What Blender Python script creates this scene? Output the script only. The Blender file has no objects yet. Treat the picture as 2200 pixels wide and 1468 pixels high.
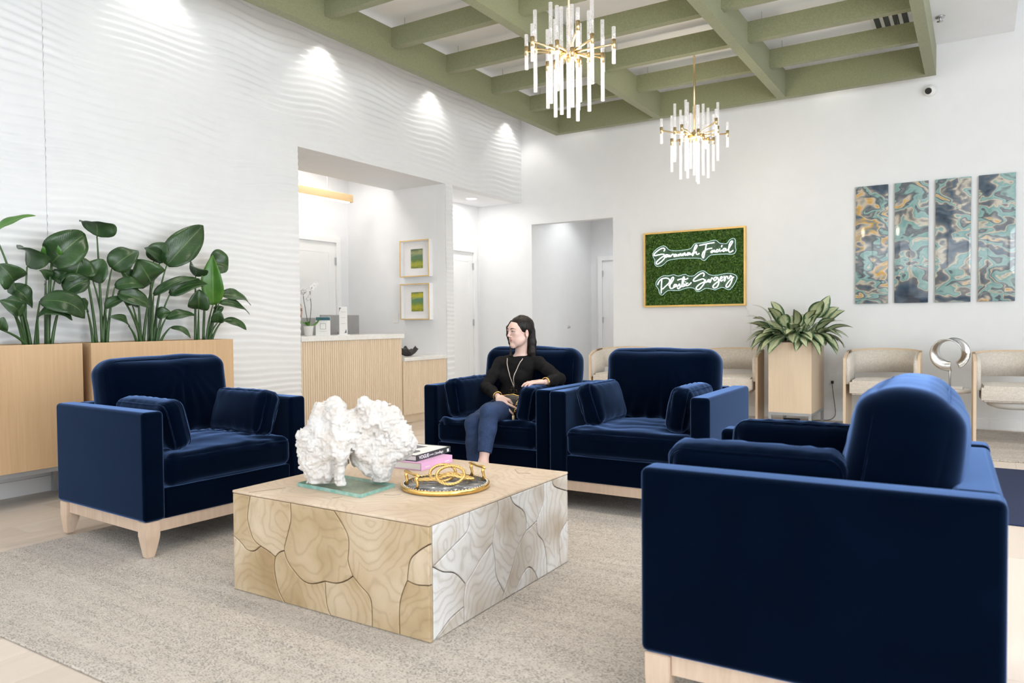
import bpy, bmesh, math, random
import numpy as np
from mathutils import Vector, Matrix, noise as mnoise
from math import pi, sin, cos, radians
random.seed(7); rng = np.random.default_rng(7)
scene = bpy.context.scene
COL = scene.collection
# ------------------------------------------------------------------ camera
F_PX = 1604.5258; YAW, PITCH, ROLL = .5582, -.026, -.0088
CAM = Vector((5.7542, -9.5198, 1.2))
_f = Vector((-sin(YAW), cos(YAW), 0)); _r = Vector((cos(YAW), sin(YAW), 0)); _u = Vector((0, 0, 1))
FWD = cos(PITCH)*_f + sin(PITCH)*_u; _u2 = -sin(PITCH)*_f + cos(PITCH)*_u
RGT = cos(ROLL)*_r + sin(ROLL)*_u2; UPV = -sin(ROLL)*_r + cos(ROLL)*_u2
cam_data = bpy.data.cameras.new('camera'); cam_data.sensor_width = 36; cam_data.lens = F_PX/2200*36
cam_data.clip_start = .05
cam = bpy.data.objects.new('camera', cam_data); COL.objects.link(cam)
cam.matrix_world = Matrix(((RGT.x, UPV.x, -FWD.x, CAM.x), (RGT.y, UPV.y, -FWD.y, CAM.y), (RGT.z, UPV.z, -FWD.z, CAM.z), (0, 0, 0, 1)))
scene.camera = cam
cam_data.dof.use_dof = True; cam_data.dof.focus_distance = 5.2; cam_data.dof.aperture_fstop = 3.2
# ------------------------------------------------------------------ world, exposure, big lights
vs = scene.view_settings; vs.view_transform = 'Standard'; vs.look = 'None'; vs.gamma = 1; vs.use_curve_mapping = False
scene.display_settings.display_device = 'sRGB'
vs.exposure = -0.64
cy = scene.cycles; cy.max_bounces = 6; cy.diffuse_bounces = 4; cy.glossy_bounces = 2; cy.transmission_bounces = 4; cy.transparent_max_bounces = 10
cy.caustics_reflective = False; cy.caustics_refractive = False; cy.use_adaptive_sampling = True; cy.adaptive_threshold = .08; cy.adaptive_min_samples = 14; cy.use_light_tree = True
world = bpy.data.worlds.new('sky'); scene.world = world; world.use_nodes = True
world.node_tree.nodes['Background'].inputs[0].default_value = (.80, .90, 1, 1)
world.node_tree.nodes['Background'].inputs[1].default_value = 1.5
def area(name, loc, rot, sx, sy, power, col):
    l = bpy.data.lights.new(name, 'AREA'); l.shape = 'RECTANGLE'; l.size = sx; l.size_y = sy; l.energy = power; l.color = col
    o = bpy.data.objects.new(name, l); COL.objects.link(o); o.location = loc; o.rotation_euler = rot; return o
def spot(name, loc, aim, power, col, size, blend, rad=.03):
    l = bpy.data.lights.new(name, 'SPOT'); l.energy = power; l.color = col; l.spot_size = size; l.spot_blend = blend; l.shadow_soft_size = rad
    o = bpy.data.objects.new(name, l); COL.objects.link(o); o.location = loc
    o.rotation_euler = (Vector(aim)-Vector(loc)).to_track_quat('-Z', 'Y').to_euler(); return o
DAY = (.90, .955, 1.0); WARM = (1.0, .91, .79)
# daylight through the storefront windows of the right wall and of the front wall
for i, y in enumerate((-6.0, -9.4)):
    area('daylight_right', (9.4, y, 1.85), (0, radians(90), 0), 3.3, 2.9, 330, DAY)
for i, x in enumerate((2.0, 5.2, 8.0)):
    area('daylight_front', (x, -12.9, 1.85), (radians(90), 0, 0), 2.7, 3.3, 95, DAY)
WASH = [(.17, -5.76), (.17, -3.96), (.17, -2.15), (.17, -.40)]
CEIL = 4.2055
for x, y in WASH:
    spot('wall_washer_beam', (x, y, CEIL-.02), (x-.03, y, 0), 26, (1, .95, .89), radians(104), .6, .04)
BACKW = [(1.0, -.13), (2.55, -.13), (4.3, -.13)]
for x, y in BACKW:
    spot('downlight_beam', (x, y, CEIL-.02), (x, y+.02, 0), 5, (1, .95, .89), radians(115), .8, .06)
DOWN = [(1.5, -2.43), (1.5, -4.22), (1.5, -6.0), (4.5, -2.43), (4.5, -4.22), (4.5, -6.0), (3.0, -3.33), (3.0, -5.98), (5.75, -3.0), (5.75, -6.0)]
for x, y in DOWN:
    spot('downlight_beam', (x, y, CEIL-.02), (x, y, 0), 95, WARM, radians(88), .5, .04)
# ------------------------------------------------------------------ helpers
def at(px, py, X=None, Y=None, Z=None):
    d = FWD + RGT*((px-1100)/F_PX) - UPV*((py-734)/F_PX)
    if X is not None: t = (X-CAM.x)/d.x
    elif Y is not None: t = (Y-CAM.y)/d.y
    else: t = (Z-CAM.z)/d.z
    return CAM + d*t
def kids(o, **k):
    for a, b in k.items(): o[a] = b
    return o
def link(name, mesh, m=None, parent=None, loc=(0,0,0), rot=(0,0,0), smooth=False):
    o = bpy.data.objects.new(name, mesh); COL.objects.link(o)
    if m is not None and len(mesh.materials) == 0: mesh.materials.append(MAT[m] if isinstance(m, str) else m)
    if smooth and len(mesh.polygons): mesh.polygons.foreach_set('use_smooth', [True]*len(mesh.polygons))
    o.location = loc; o.rotation_euler = rot
    if parent is not None: o.parent = parent
    return o
def thing(name, label, cat, loc=(0,0,0), rz=0, group=None):
    o = bpy.data.objects.new(name, None); COL.objects.link(o); o.empty_display_size = .1
    o.location = loc; o.rotation_euler = (0, 0, rz); o['label'] = label; o['category'] = cat
    if group: o['group'] = group
    return o
def tag(o, label, cat, group=None):
    o['label'] = label; o['category'] = cat
    if group: o['group'] = group
    return o
def struct(o):
    o['kind'] = 'structure'; return o
class MB:
    def __init__(s): s.v = []; s.f = []; s.sm = []
    def add(s, v, f, sm=False):
        n = len(s.v); s.v += [tuple(p) for p in v]; s.f += [tuple(i+n for i in q) for q in f]; s.sm += [sm]*len(f); return s
    def box(s, x0, x1, y0, y1, z0, z1):
        v = [(x, y, z) for z in (z0, z1) for y in (y0, y1) for x in (x0, x1)]
        return s.add(v, [(0,2,3,1),(4,5,7,6),(0,1,5,4),(2,6,7,3),(0,4,6,2),(1,3,7,5)])
    def tube(s, path, r, n=8, closed=False, cap=True):
        P = [Vector(p) for p in path]; N = len(P); R = r if hasattr(r, '__len__') else [r]*N
        v = []; up = None
        for i in range(N):
            if closed: t = P[(i+1) % N]-P[i-1]
            else: t = P[min(i+1, N-1)]-P[max(i-1, 0)]
            t = t.normalized() if t.length > 1e-9 else Vector((0,0,1))
            if up is None:
                up = t.orthogonal().normalized()
            up = (up - t*up.dot(t)); up = up.normalized() if up.length > 1e-6 else t.orthogonal().normalized()
            b = t.cross(up)
            for k in range(n):
                a = 2*pi*k/n; v.append(P[i] + (up*cos(a)+b*sin(a))*R[i])
        f = []
        for i in range(N if closed else N-1):
            j = (i+1) % N
            for k in range(n): f.append((i*n+k, i*n+(k+1) % n, j*n+(k+1) % n, j*n+k))
        if cap and not closed: f += [tuple(range(n-1, -1, -1)), tuple((N-1)*n+k for k in range(n))]
        return s.add(v, f, True)
    def lathe(s, prof, n=32, c=(0,0,0), sx=1, sy=1):
        v = []; f = []; m = len(prof)
        for r, z in prof:
            for k in range(n):
                a = 2*pi*k/n; v.append((c[0]+r*cos(a)*sx, c[1]+r*sin(a)*sy, c[2]+z))
        for i in range(m-1):
            for k in range(n): f.append((i*n+k, i*n+(k+1) % n, (i+1)*n+(k+1) % n, (i+1)*n+k))
        if prof[0][0] > 1e-5: f.append(tuple(range(n-1, -1, -1)))
        if prof[-1][0] > 1e-5: f.append(tuple((m-1)*n+k for k in range(n)))
        return s.add(v, f, True)
    def sphere(s, c, r, n=16, m=10, sc=(1,1,1)):
        prof = [(r*sin(pi*i/m)+1e-6, -r*cos(pi*i/m)) for i in range(m+1)]
        v = []; f = []
        for q, z in prof:
            for k in range(n): v.append((c[0]+q*cos(2*pi*k/n)*sc[0], c[1]+q*sin(2*pi*k/n)*sc[1], c[2]+z*sc[2]))
        for i in range(m):
            for k in range(n): f.append((i*n+k, i*n+(k+1) % n, (i+1)*n+(k+1) % n, (i+1)*n+k))
        return s.add(v, f, True)
    def prism(s, poly, fn0, fn1):      # poly of 2D pts, two maps to 3D
        n = len(poly); v = [fn0(p) for p in poly]+[fn1(p) for p in poly]
        f = [tuple(range(n-1, -1, -1)), tuple(range(n, 2*n))]+[(i, (i+1) % n, n+(i+1) % n, n+i) for i in range(n)]
        return s.add(v, f)
    def mesh(s, name):
        me = bpy.data.meshes.new(name); me.from_pydata(s.v, [], s.f); me.update()
        me.polygons.foreach_set('use_smooth', s.sm); return me
    def build(s, name, m, parent=None, loc=(0,0,0), rot=(0,0,0)):
        return link(name, s.mesh(name), m, parent, loc, rot)
def fixn(me):
    bm = bmesh.new(); bm.from_mesh(me); bmesh.ops.recalc_face_normals(bm, faces=bm.faces[:]); bm.to_mesh(me); bm.free(); return me
def rbox(name, x0, x1, y0, y1, z0, z1, r=.01, seg=3, taper=None):
    bm = bmesh.new(); bmesh.ops.create_cube(bm, size=1)
    for v in bm.verts:
        v.co = Vector(((x0+x1)/2+v.co.x*(x1-x0), (y0+y1)/2+v.co.y*(y1-y0), (z0+z1)/2+v.co.z*(z1-z0)))
    if taper:
        for v in bm.verts:
            if v.co.z < (z0+z1)/2:
                v.co.x += (taper[0]-v.co.x)*taper[2]; v.co.y += (taper[1]-v.co.y)*taper[2]
    if r > 0: bmesh.ops.bevel(bm, geom=bm.edges[:], offset=r, segments=seg, profile=.5, affect='EDGES', clamp_overlap=True)
    me = bpy.data.meshes.new(name); bm.to_mesh(me); bm.free()
    if r > 0:
        me.polygons.foreach_set('use_smooth', [True]*len(me.polygons))
        wn = True
    return me
def wnormal(o):
    m = o.modifiers.new('wn', 'WEIGHTED_NORMAL'); m.keep_sharp = False; return o
def box(name, m, parent, x0, x1, y0, y1, z0, z1, r=0, seg=2, loc=(0,0,0), rot=(0,0,0)):
    o = link(name, rbox(name, x0, x1, y0, y1, z0, z1, r, seg), m, parent, loc, rot)
    if r > 0: wnormal(o)
    return o
def catmull(pts, n=6, closed=False):
    P = [Vector(p) for p in pts]; out = []; N = len(P)
    rngi = range(N) if closed else range(N-1)
    for i in rngi:
        if closed: a, b, c, d = P[i-1], P[i], P[(i+1) % N], P[(i+2) % N]
        else: a, b, c, d = P[max(i-1, 0)], P[i], P[i+1], P[min(i+2, N-1)]
        for k in range(n):
            t = k/n
            out.append(.5*((2*b)+(c-a)*t+(2*a-5*b+4*c-d)*t*t+(3*b-a-3*c+d)*t**3))
    if not closed: out.append(P[-1])
    return out
def bez(a, b, c, n=10):
    a, b, c = Vector(a), Vector(b), Vector(c)
    return [(1-t)**2*a+2*t*(1-t)*b+t*t*c for t in [i/n for i in range(n+1)]]
def text_mesh(body, size, extrude=.0004, align='LEFT', shear=0, offset=0):
    c = bpy.data.curves.new('t', 'FONT'); c.body = body; c.size = size; c.extrude = extrude; c.align_x = align; c.align_y = 'CENTER'; c.shear = shear; c.resolution_u = 3; c.offset = offset
    o = bpy.data.objects.new('t', c); COL.objects.link(o)
    me = bpy.data.meshes.new_from_object(o.evaluated_get(bpy.context.evaluated_depsgraph_get()))
    bpy.data.objects.remove(o); bpy.data.curves.remove(c); return me
# ---- signed-distance sculpting (smooth unions, surface nets)
class SDF:
    def __init__(s, lo, hi, h):
        s.lo = np.array(lo, float); s.h = h; s.n = np.ceil((np.array(hi)-s.lo)/h).astype(int)+1
        s.F = np.full(s.n, 1.0, np.float32)
    def grid(s, lo, hi, m):
        a = np.clip(np.floor((np.array(lo)-m-s.lo)/s.h).astype(int), 0, s.n); b = np.clip(np.ceil((np.array(hi)+m-s.lo)/s.h).astype(int)+1, 0, s.n)
        sl = tuple(slice(i, j) for i, j in zip(a, b))
        ax = [s.lo[k]+s.h*np.arange(a[k], b[k], dtype=np.float32) for k in range(3)]
        return sl, ax[0][:, None, None], ax[1][None, :, None], ax[2][None, None, :]
    def mix(s, sl, d, k, op='u'):
        A = s.F[sl]
        if op == 'u':
            if k > 0:
                hh = np.maximum(k-np.abs(A-d), 0)/k; s.F[sl] = np.minimum(A, d)-hh*hh*k*.25
            else: s.F[sl] = np.minimum(A, d)
        else:
            if k > 0:
                d = -d; hh = np.maximum(k-np.abs(A-d), 0)/k; s.F[sl] = np.maximum(A, d)+hh*hh*k*.25
            else: s.F[sl] = np.maximum(A, -d)
    def cone(s, a, b, r1, r2, k=.02, op='u'):
        a = np.array(a, float); b = np.array(b, float); rm = max(r1, r2)
        sl, x, y, z = s.grid(np.minimum(a, b)-rm, np.maximum(a, b)+rm, k+4*s.h)
        ba = b-a; L = max(ba@ba, 1e-9)
        t = np.clip(((x-a[0])*ba[0]+(y-a[1])*ba[1]+(z-a[2])*ba[2])/L, 0, 1)
        d = np.sqrt((x-a[0]-t*ba[0])**2+(y-a[1]-t*ba[1])**2+(z-a[2]-t*ba[2])**2)-(r1+(r2-r1)*t)
        s.mix(sl, d.astype(np.float32), k, op); return s
    def ell(s, c, r, k=.02, op='u', R=None):
        c = np.array(c, float); r = np.array(r, float); rm = r.max()
        sl, x, y, z = s.grid(c-rm, c+rm, k+4*s.h)
        x = x-c[0]; y = y-c[1]; z = z-c[2]
        if R is not None:
            R = np.array(R); x, y, z = (R[0,0]*x+R[1,0]*y+R[2,0]*z), (R[0,1]*x+R[1,1]*y+R[2,1]*z), (R[0,2]*x+R[1,2]*y+R[2,2]*z)
        k0 = np.sqrt((x/r[0])**2+(y/r[1])**2+(z/r[2])**2); k1 = np.sqrt((x/r[0]**2)**2+(y/r[1]**2)**2+(z/r[2]**2)**2)
        d = np.where(k0 < 1e-4, -r.min(), k0*(k0-1)/np.maximum(k1, 1e-6))
        s.mix(sl, d.astype(np.float32), k, op); return s
    def mesh(s, name):
        F = s.F; n = F.shape; I = F < 0
        cnt = np.zeros(tuple(k-1 for k in n), np.int8)
        for dx in (0, 1):
            for dy in (0, 1):
                for dz in (0, 1): cnt += I[dx:n[0]-1+dx, dy:n[1]-1+dy, dz:n[2]-1+dz]
        act = (cnt > 0) & (cnt < 8); ii = np.argwhere(act)
        idx = np.full(act.shape, -1, np.int64); idx[act] = np.arange(len(ii))
        acc = np.zeros((len(ii), 3)); num = np.zeros(len(ii))
        cs = [(0,0,0),(1,0,0),(0,1,0),(1,1,0),(0,0,1),(1,0,1),(0,1,1),(1,1,1)]
        val = [F[ii[:,0]+c[0], ii[:,1]+c[1], ii[:,2]+c[2]].astype(float) for c in cs]
        for a in range(8):
            for b in range(a+1, 8):
                if sum(abs(cs[a][q]-cs[b][q]) for q in range(3)) != 1: continue
                m = (val[a] < 0) != (val[b] < 0); t = np.where(m, val[a]/np.where(m, val[a]-val[b], 1), 0)
                p = np.array(cs[a])[None]+t[:, None]*(np.array(cs[b])-np.array(cs[a]))[None]
                acc += p*m[:, None]; num += m
        V = s.lo+s.h*(ii+acc/num[:, None])
        Q = []
        for ax in range(3):
            u, w = (ax+1) % 3, (ax+2) % 3
            A = np.take(I, range(0, n[ax]-1), ax); B = np.take(I, range(1, n[ax]), ax)
            e = np.argwhere(A != B); e = e[(e[:, u] > 0) & (e[:, w] > 0) & (e[:, u] < n[u]-1) & (e[:, w] < n[w]-1)]
            fl = A[e[:,0], e[:,1], e[:,2]]
            def g(du, dw):
                q = e.copy(); q[:, u] -= du; q[:, w] -= dw; return idx[q[:,0], q[:,1], q[:,2]]
            q = np.stack([g(1,1), g(0,1), g(0,0), g(1,0)], 1); q[~fl] = q[~fl][:, ::-1]; Q.append(q)
        Q = np.concatenate(Q); Q = Q[(Q >= 0).all(1)]
        return npmesh(name, V, Q)
def npmesh(name, V, Q, smooth=True):
    me = bpy.data.meshes.new(name); me.vertices.add(len(V)); me.vertices.foreach_set('co', np.asarray(V, np.float32).ravel())
    k = Q.shape[1]; me.loops.add(Q.size); me.loops.foreach_set('vertex_index', Q.astype(np.int32).ravel())
    me.polygons.add(len(Q)); me.polygons.foreach_set('loop_start', np.arange(0, Q.size, k, dtype=np.int32))
    me.polygons.foreach_set('use_smooth', np.full(len(Q), smooth)); me.update(calc_edges=True); me.validate(); return me
def vnoise(x, y, z, seed=0):
    r = np.random.default_rng(seed); T = r.random((32, 32, 32)).astype(np.float32)
    def sm(t): return t*t*(3-2*t)
    xi = np.floor(x).astype(int); yi = np.floor(y).astype(int); zi = np.floor(z).astype(int)
    fx = sm(x-xi); fy = sm(y-yi); fz = sm(z-zi)
    g = lambda a, b, c: T[(xi+a) % 32, (yi+b) % 32, (zi+c) % 32]
    l = lambda a, b, t: a+(b-a)*t
    return l(l(l(g(0,0,0), g(1,0,0), fx), l(g(0,1,0), g(1,1,0), fx), fy), l(l(g(0,0,1), g(1,0,1), fx), l(g(0,1,1), g(1,1,1), fx), fy), fz)*2-1
# ------------------------------------------------------------------ materials
MAT = {}
class NT:
    def __init__(s, name):
        s.m = bpy.data.materials.new(name); s.m.use_nodes = True; s.t = s.m.node_tree; s.N = s.t.nodes; s.b = s.N['Principled BSDF']; MAT[name] = s.m
    def n(s, typ, **k):
        o = s.N.new(typ)
        for a, b in k.items():
            if a[0] == '_': o.inputs[a[1:].replace('_', ' ')].default_value = b
            else: setattr(o, a, b)
        return o
    def l(s, a, b): s.t.links.new(a, b); return s
    def tc(s, out='Object', sc=(1,1,1), rnd=False, rot=(0,0,0)):
        t = s.n('ShaderNodeTexCoord'); m = s.n('ShaderNodeMapping'); m.inputs['Scale'].default_value = sc; m.inputs['Rotation'].default_value = rot
        s.l(t.outputs[out], m.inputs[0])
        if rnd:
            oi = s.n('ShaderNodeObjectInfo'); mu = s.n('ShaderNodeMath', operation='MULTIPLY'); mu.inputs[1].default_value = 37.0
            s.l(oi.outputs['Random'], mu.inputs[0]); s.l(mu.outputs[0], m.inputs['Location'])
        return m.outputs[0]
    def noise(s, vec, scale, detail=3, rough=.5, dist=0):
        o = s.n('ShaderNodeTexNoise'); o.inputs['Scale'].default_value = scale; o.inputs['Detail'].default_value = detail; o.inputs['Roughness'].default_value = rough; o.inputs['Distortion'].default_value = dist
        s.l(vec, o.inputs['Vector']); return o.outputs['Fac']
    def ramp(s, fac, stops, interp='LINEAR'):
        o = s.n('ShaderNodeValToRGB'); e = o.color_ramp; e.interpolation = interp
        while len(e.elements) < len(stops): e.elements.new(.5)
        for q, (p, c) in zip(e.elements, stops): q.position = p; q.color = (*c, 1) if len(c) == 3 else c
        s.l(fac, o.inputs[0]); return o.outputs[0]
    def bump(s, h, strength=.2, dist=.01):
        o = s.n('ShaderNodeBump'); o.inputs['Strength'].default_value = strength; o.inputs['Distance'].default_value = dist
        s.l(h, o.inputs['Height']); s.l(o.outputs[0], s.b.inputs['Normal']); return s
    def set(s, **k):
        for a, b in k.items(): s.b.inputs[a.replace('_', ' ')].default_value = (*b, 1) if isinstance(b, tuple) and len(b) == 3 else b
        return s
    def col(s, c): s.l(c, s.b.inputs['Base Color']); return s
    def mixc(s, fac, a, b, blend='MIX'):
        o = s.n('ShaderNodeMix', data_type='RGBA', blend_type=blend)
        for i, q in ((0, fac), (6, a), (7, b)):
            if hasattr(q, 'is_linked') or hasattr(q, 'links'): s.l(q, o.inputs[i])
            else: o.inputs[i].default_value = q if i == 0 else (*q, 1)
        return o.outputs[2]
def plain(name, c, rough=.5, metal=0, vary=.06, scale=6, bump=0, bscale=60, **k):
    s = NT(name); v = s.tc()
    lo = tuple(max(0, x*(1-vary)) for x in c); hi = tuple(min(1, x*(1+vary)) for x in c)
    s.col(s.ramp(s.noise(v, scale), [(.3, lo), (.7, hi)])).set(Roughness=rough, Metallic=metal, **k)
    if bump: s.bump(s.noise(v, bscale, 4), bump, .004)
    return s
plain('paint', (.81, .815, .815), .55, vary=.01, bump=.05, bscale=180)
plain('wave_paint', (.82, .83, .84), .38, vary=.01)
plain('ceiling_paint', (.92, .925, .94), .7, vary=.01)
plain('trim_paint', (.88, .88, .87), .35, vary=.01)
plain('door_paint', (.87, .87, .86), .35, vary=.01)
plain('white_plastic', (.82, .82, .80), .35, vary=.02)
plain('quartz', (.84, .83, .80), .25, vary=.04, scale=30)
plain('black_plastic', (.012, .012, .014), .4, vary=.2)
plain('black_leather', (.010, .010, .011), .42, vary=.2, bump=.2, bscale=300)
plain('steel', (.55, .56, .57), .35, 1, vary=.05)
plain('grey_metal', (.42, .44, .46), .4, .6, vary=.05)
plain('wire', (.35, .35, .35), .5, .5)
plain('brass', (.80, .62, .36), .34, 1, vary=.06)
plain('gold', (.85, .55, .18), .25, 1, vary=.08, scale=40, bump=.12, bscale=120)
plain('gold_frame', (.85, .56, .18), .42, .35, vary=.08)
plain('rope_gold', (.86, .58, .22), .3, .9, vary=.1, scale=50)
plain('pendant_gold', (.70, .50, .27), .45, .25, vary=.05)
plain('silver', (.72, .71, .69), .25, 1, vary=.06, bump=.35, bscale=70)
plain('white_ceramic', (.85, .84, .82), .25, vary=.02)
plain('white_frame', (.86, .86, .86), .4, vary=.01)
plain('mat_board', (.86, .83, .82), .8, vary=.01)
plain('soil', (.05, .035, .025), .95, vary=.4, scale=40, bump=.6, bscale=60)
plain('skin', (.69, .47, .395), .5, vary=.05, scale=14, Subsurface_Weight=.12, Subsurface_Scale=.01)
plain('lip', (.47, .19, .17), .4, vary=.05)
plain('brow', (.015, .009, .007), .8)
plain('eye_white', (.45, .41, .39), .25)
plain('iris', (.09, .06, .035), .15)
plain('sweater', (.0085, .008, .0085), .9, vary=.15, scale=30, bump=.15, bscale=500, Specular_IOR_Level=.15)
plain('shoe', (.02, .02, .02), .4)
plain('pearl', (.62, .52, .44), .4, .4)
plain('bronze', (.13, .095, .055), .4, .8)
plain('pink_paper', (.74, .42, .66), .5, vary=.03)
plain('charcoal_paper', (.045, .048, .055), .45, vary=.08)
plain('paper', (.80, .79, .76), .8, vary=.03)
plain('grey_print', (.16, .16, .17), .6)
plain('white_ink', (.9, .9, .9), .6, vary=0)
plain('black_ink', (.02, .02, .02), .6)
plain('teal_print', (.02, .10, .13), .5)
plain('grey_ink', (.55, .55, .56), .7)
plain('monitor_grey', (.36, .36, .36), .4, .3)
plain('charcoal_bowl', (.05, .047, .047), .55, vary=.3, scale=30, bump=.4, bscale=40)
plain('stone_white', (.80, .78, .75), .55, vary=.04, scale=20)
plain('orchid_petal', (.88, .86, .85), .5, vary=.03)
plain('orchid_stem', (.07, .09, .03), .5)
plain('hair_blond', (.25, .13, .07), .5, vary=.3)
plain('fabric_grey', (.35, .35, .36), .9)
# oak veneer with fine vertical grain
def oak(name, a, b, sc=(60, 60, 2.2), rough=.5, band=(.35, .7)):
    s = NT(name); v = s.tc(sc=sc, rnd=True)
    g = s.noise(v, 1.0, 4, .6); w = s.noise(s.tc(sc=(1.2, 1.2, .35), rnd=True), 2, 2)
    c = s.ramp(g, [(band[0], a), (band[1], b)]); c = s.mixc(w, c, tuple(x*1.06 for x in b), 'MIX')
    s.col(c).set(Roughness=rough); s.bump(g, .08, .002); return s
oak('planter_oak', (.50, .32, .17), (.63, .43, .25))
oak('slat_oak', (.68, .53, .375), (.79, .655, .49))
oak('cube_oak', (.57, .44, .31), (.67, .545, .40))
oak('chair_oak', (.58, .43, .29), (.70, .55, .39), sc=(40, 40, 3))
oak('leg_wood', (.50, .35, .25), (.64, .49, .37), sc=(50, 50, 5))
oak('pale_ash', (.62, .55, .46), (.72, .65, .56), sc=(40, 40, 3))
# wood-look floor planks
s = NT('floor_plank'); v = s.tc(sc=(14, .9, 1), rnd=True); g = s.noise(v, 2.0, 5, .62, .6)
oi = s.n('ShaderNodeObjectInfo'); tone = s.ramp(oi.outputs['Random'], [(0, (.62, .53, .45)), (.5, (.67, .58, .50)), (1, (.71, .62, .54))])
c = s.mixc(s.ramp(g, [(.3, (.25, .25, .25)), (.7, (0, 0, 0))]), tone, (.54, .44, .36))
s.col(c).set(Roughness=.38); s.bump(g, .04, .002)
# green felt
s = NT('felt'); v = s.tc(); g = s.noise(v, 160, 3, .7); h = s.noise(v, 75, 3, .6); mx = s.mixc(.4, g, h)
s.col(s.ramp(mx, [(.36, (.205, .218, .118)), (.52, (.250, .263, .148)), (.66, (.298, .310, .182))])).set(Roughness=.95, Sheen_Weight=.15); s.bump(g, .3, .003)
# velvet
s = NT('velvet'); v = s.tc(rnd=True); g = s.noise(v, 5, 3, .6); h = s.noise(v, 700, 2)
s.col(s.ramp(g, [(.3, (.0004, .0018, .0060)), (.7, (.0007, .0028, .0095))])).set(Roughness=.75, Sheen_Weight=1.0, Sheen_Roughness=.36, Sheen_Tint=(.22, .37, .76), Specular_IOR_Level=0)
s.bump(h, .15, .001)
# denim
s = NT('denim'); v = s.tc(); g = s.noise(s.tc(sc=(1, 1, .25)), 260, 3, .7); h = s.noise(v, 9, 3)
c = s.mixc(s.ramp(h, [(.35, (0, 0, 0)), (.7, (1, 1, 1))]), (.006, .020, .066), (.014, .037, .11))
s.col(s.mixc(s.ramp(g, [(.4, (0, 0, 0)), (.8, (.35, .35, .35))]), c, (.07, .12, .23))).set(Roughness=.85); s.bump(g, .2, .001)
# hair
s = NT('hair'); g = s.noise(s.tc(sc=(90, 90, 6)), 2.2, 4, .6)
s.col(s.ramp(g, [(.3, (.003, .0025, .0025)), (.75, (.018, .011, .009))])).set(Roughness=.42, Specular_IOR_Level=.25); s.bump(g, .5, .004)
# woven linen upholstery
s = NT('linen'); g = s.noise(s.tc(sc=(1, 1, .15)), 240, 2, .6); h = s.noise(s.tc(sc=(.15, .15, 1)), 240, 2, .6)
m = s.mixc(.5, g, h); s.col(s.ramp(m, [(.35, (.52, .46, .39)), (.62, (.70, .645, .57))])).set(Roughness=.95, Sheen_Weight=.2); s.bump(m, .25, .002)
# rug: flat-woven beige with dark flecks lying in rows
s = NT('rug_weave'); g = s.noise(s.tc(sc=(1, 1.7, 1)), 115, 1.5, .6); row = s.noise(s.tc(sc=(.5, 4, 1)), 3.2, 3, .6); fine = s.noise(s.tc(), 45, 2)
flk = s.n('ShaderNodeMath', operation='MULTIPLY_ADD'); s.l(row, flk.inputs[0]); flk.inputs[1].default_value = .30; s.l(g, flk.inputs[2])
f2 = s.ramp(flk.outputs[0], [(.66, (0, 0, 0)), (.77, (1, 1, 1))]); ba = s.ramp(fine, [(.3, (.49, .43, .365)), (.7, (.595, .535, .465))])
s.col(s.mixc(f2, ba, (.27, .235, .20))).set(Roughness=.97, Sheen_Weight=.1)
wv = s.n('ShaderNodeTexWave', bands_direction='Y'); wv.inputs['Scale'].default_value = 46; wv.inputs['Distortion'].default_value = 1.2; wv.inputs['Detail'].default_value = 2; s.l(s.tc(), wv.inputs[0])
s.bump(s.mixc(.5, wv.outputs[1], g), .5, .005)
s = NT('navy_mat'); g = s.noise(s.tc(), 260, 3, .7); s.col(s.ramp(g, [(.3, (.006, .013, .045)), (.7, (.014, .028, .085))])).set(Roughness=.95); s.bump(g, .5, .004)
# teak root slices
def teak(name, a, b, c, d):
    s = NT(name); v = s.tc(sc=(1, 1, 1), rnd=True)
    dn = s.n('ShaderNodeTexNoise'); dn.inputs['Scale'].default_value = 4.5; dn.inputs['Detail'].default_value = 2; s.l(v, dn.inputs['Vector'])
    vm = s.n('ShaderNodeVectorMath', operation='SCALE'); vm.inputs['Scale'].default_value = .22; s.l(dn.outputs['Color'], vm.inputs[0])
    va = s.n('ShaderNodeVectorMath', operation='ADD'); s.l(v, va.inputs[0]); s.l(vm.outputs[0], va.inputs[1])
    vo = s.n('ShaderNodeTexVoronoi', feature='F1'); vo.inputs['Scale'].default_value = 2.1; s.l(va.outputs[0], vo.inputs['Vector'])
    mu = s.n('ShaderNodeMath', operation='MULTIPLY'); mu.inputs[1].default_value = 85; s.l(vo.outputs['Distance'], mu.inputs[0])
    sn0 = s.n('ShaderNodeMath', operation='SINE'); s.l(mu.outputs[0], sn0.inputs[0]); sn = s.n('ShaderNodeMath', operation='MULTIPLY_ADD'); sn.inputs[1].default_value = .5; sn.inputs[2].default_value = .5; s.l(sn0.outputs[0], sn.inputs[0])
    big = s.noise(v, 3.4, 3, .5, .25); base = s.ramp(big, [(.25, a), (.45, b), (.6, c), (.75, d)])
    rg = s.ramp(sn.outputs[0], [(.0, (.30, .30, .30)), (.16, (.10, .10, .10)), (.6, (0, 0, 0))]); fine = s.noise(s.tc(sc=(3, 3, 1), rnd=True), 60, 3)
    col = s.mixc(rg, base, tuple(x*.72 for x in a)); col = s.mixc(s.ramp(fine, [(.62, (0, 0, 0)), (.8, (.5, .5, .5))]), col, tuple(x*.7 for x in a))
    s.col(col).set(Roughness=.5); s.bump(big, .1, .01); return s
teak('teak_warm', (.37, .25, .125), (.48, .355, .21), (.56, .44, .30), (.64, .52, .38))
teak('teak_top', (.54, .40, .275), (.60, .465, .335), (.66, .53, .40), (.71, .585, .46))
teak('teak_daylit', (.38, .30, .215), (.58, .53, .47), (.69, .67, .65), (.74, .735, .725))  # same teak, with the right face's cool daylight put into its colour
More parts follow.
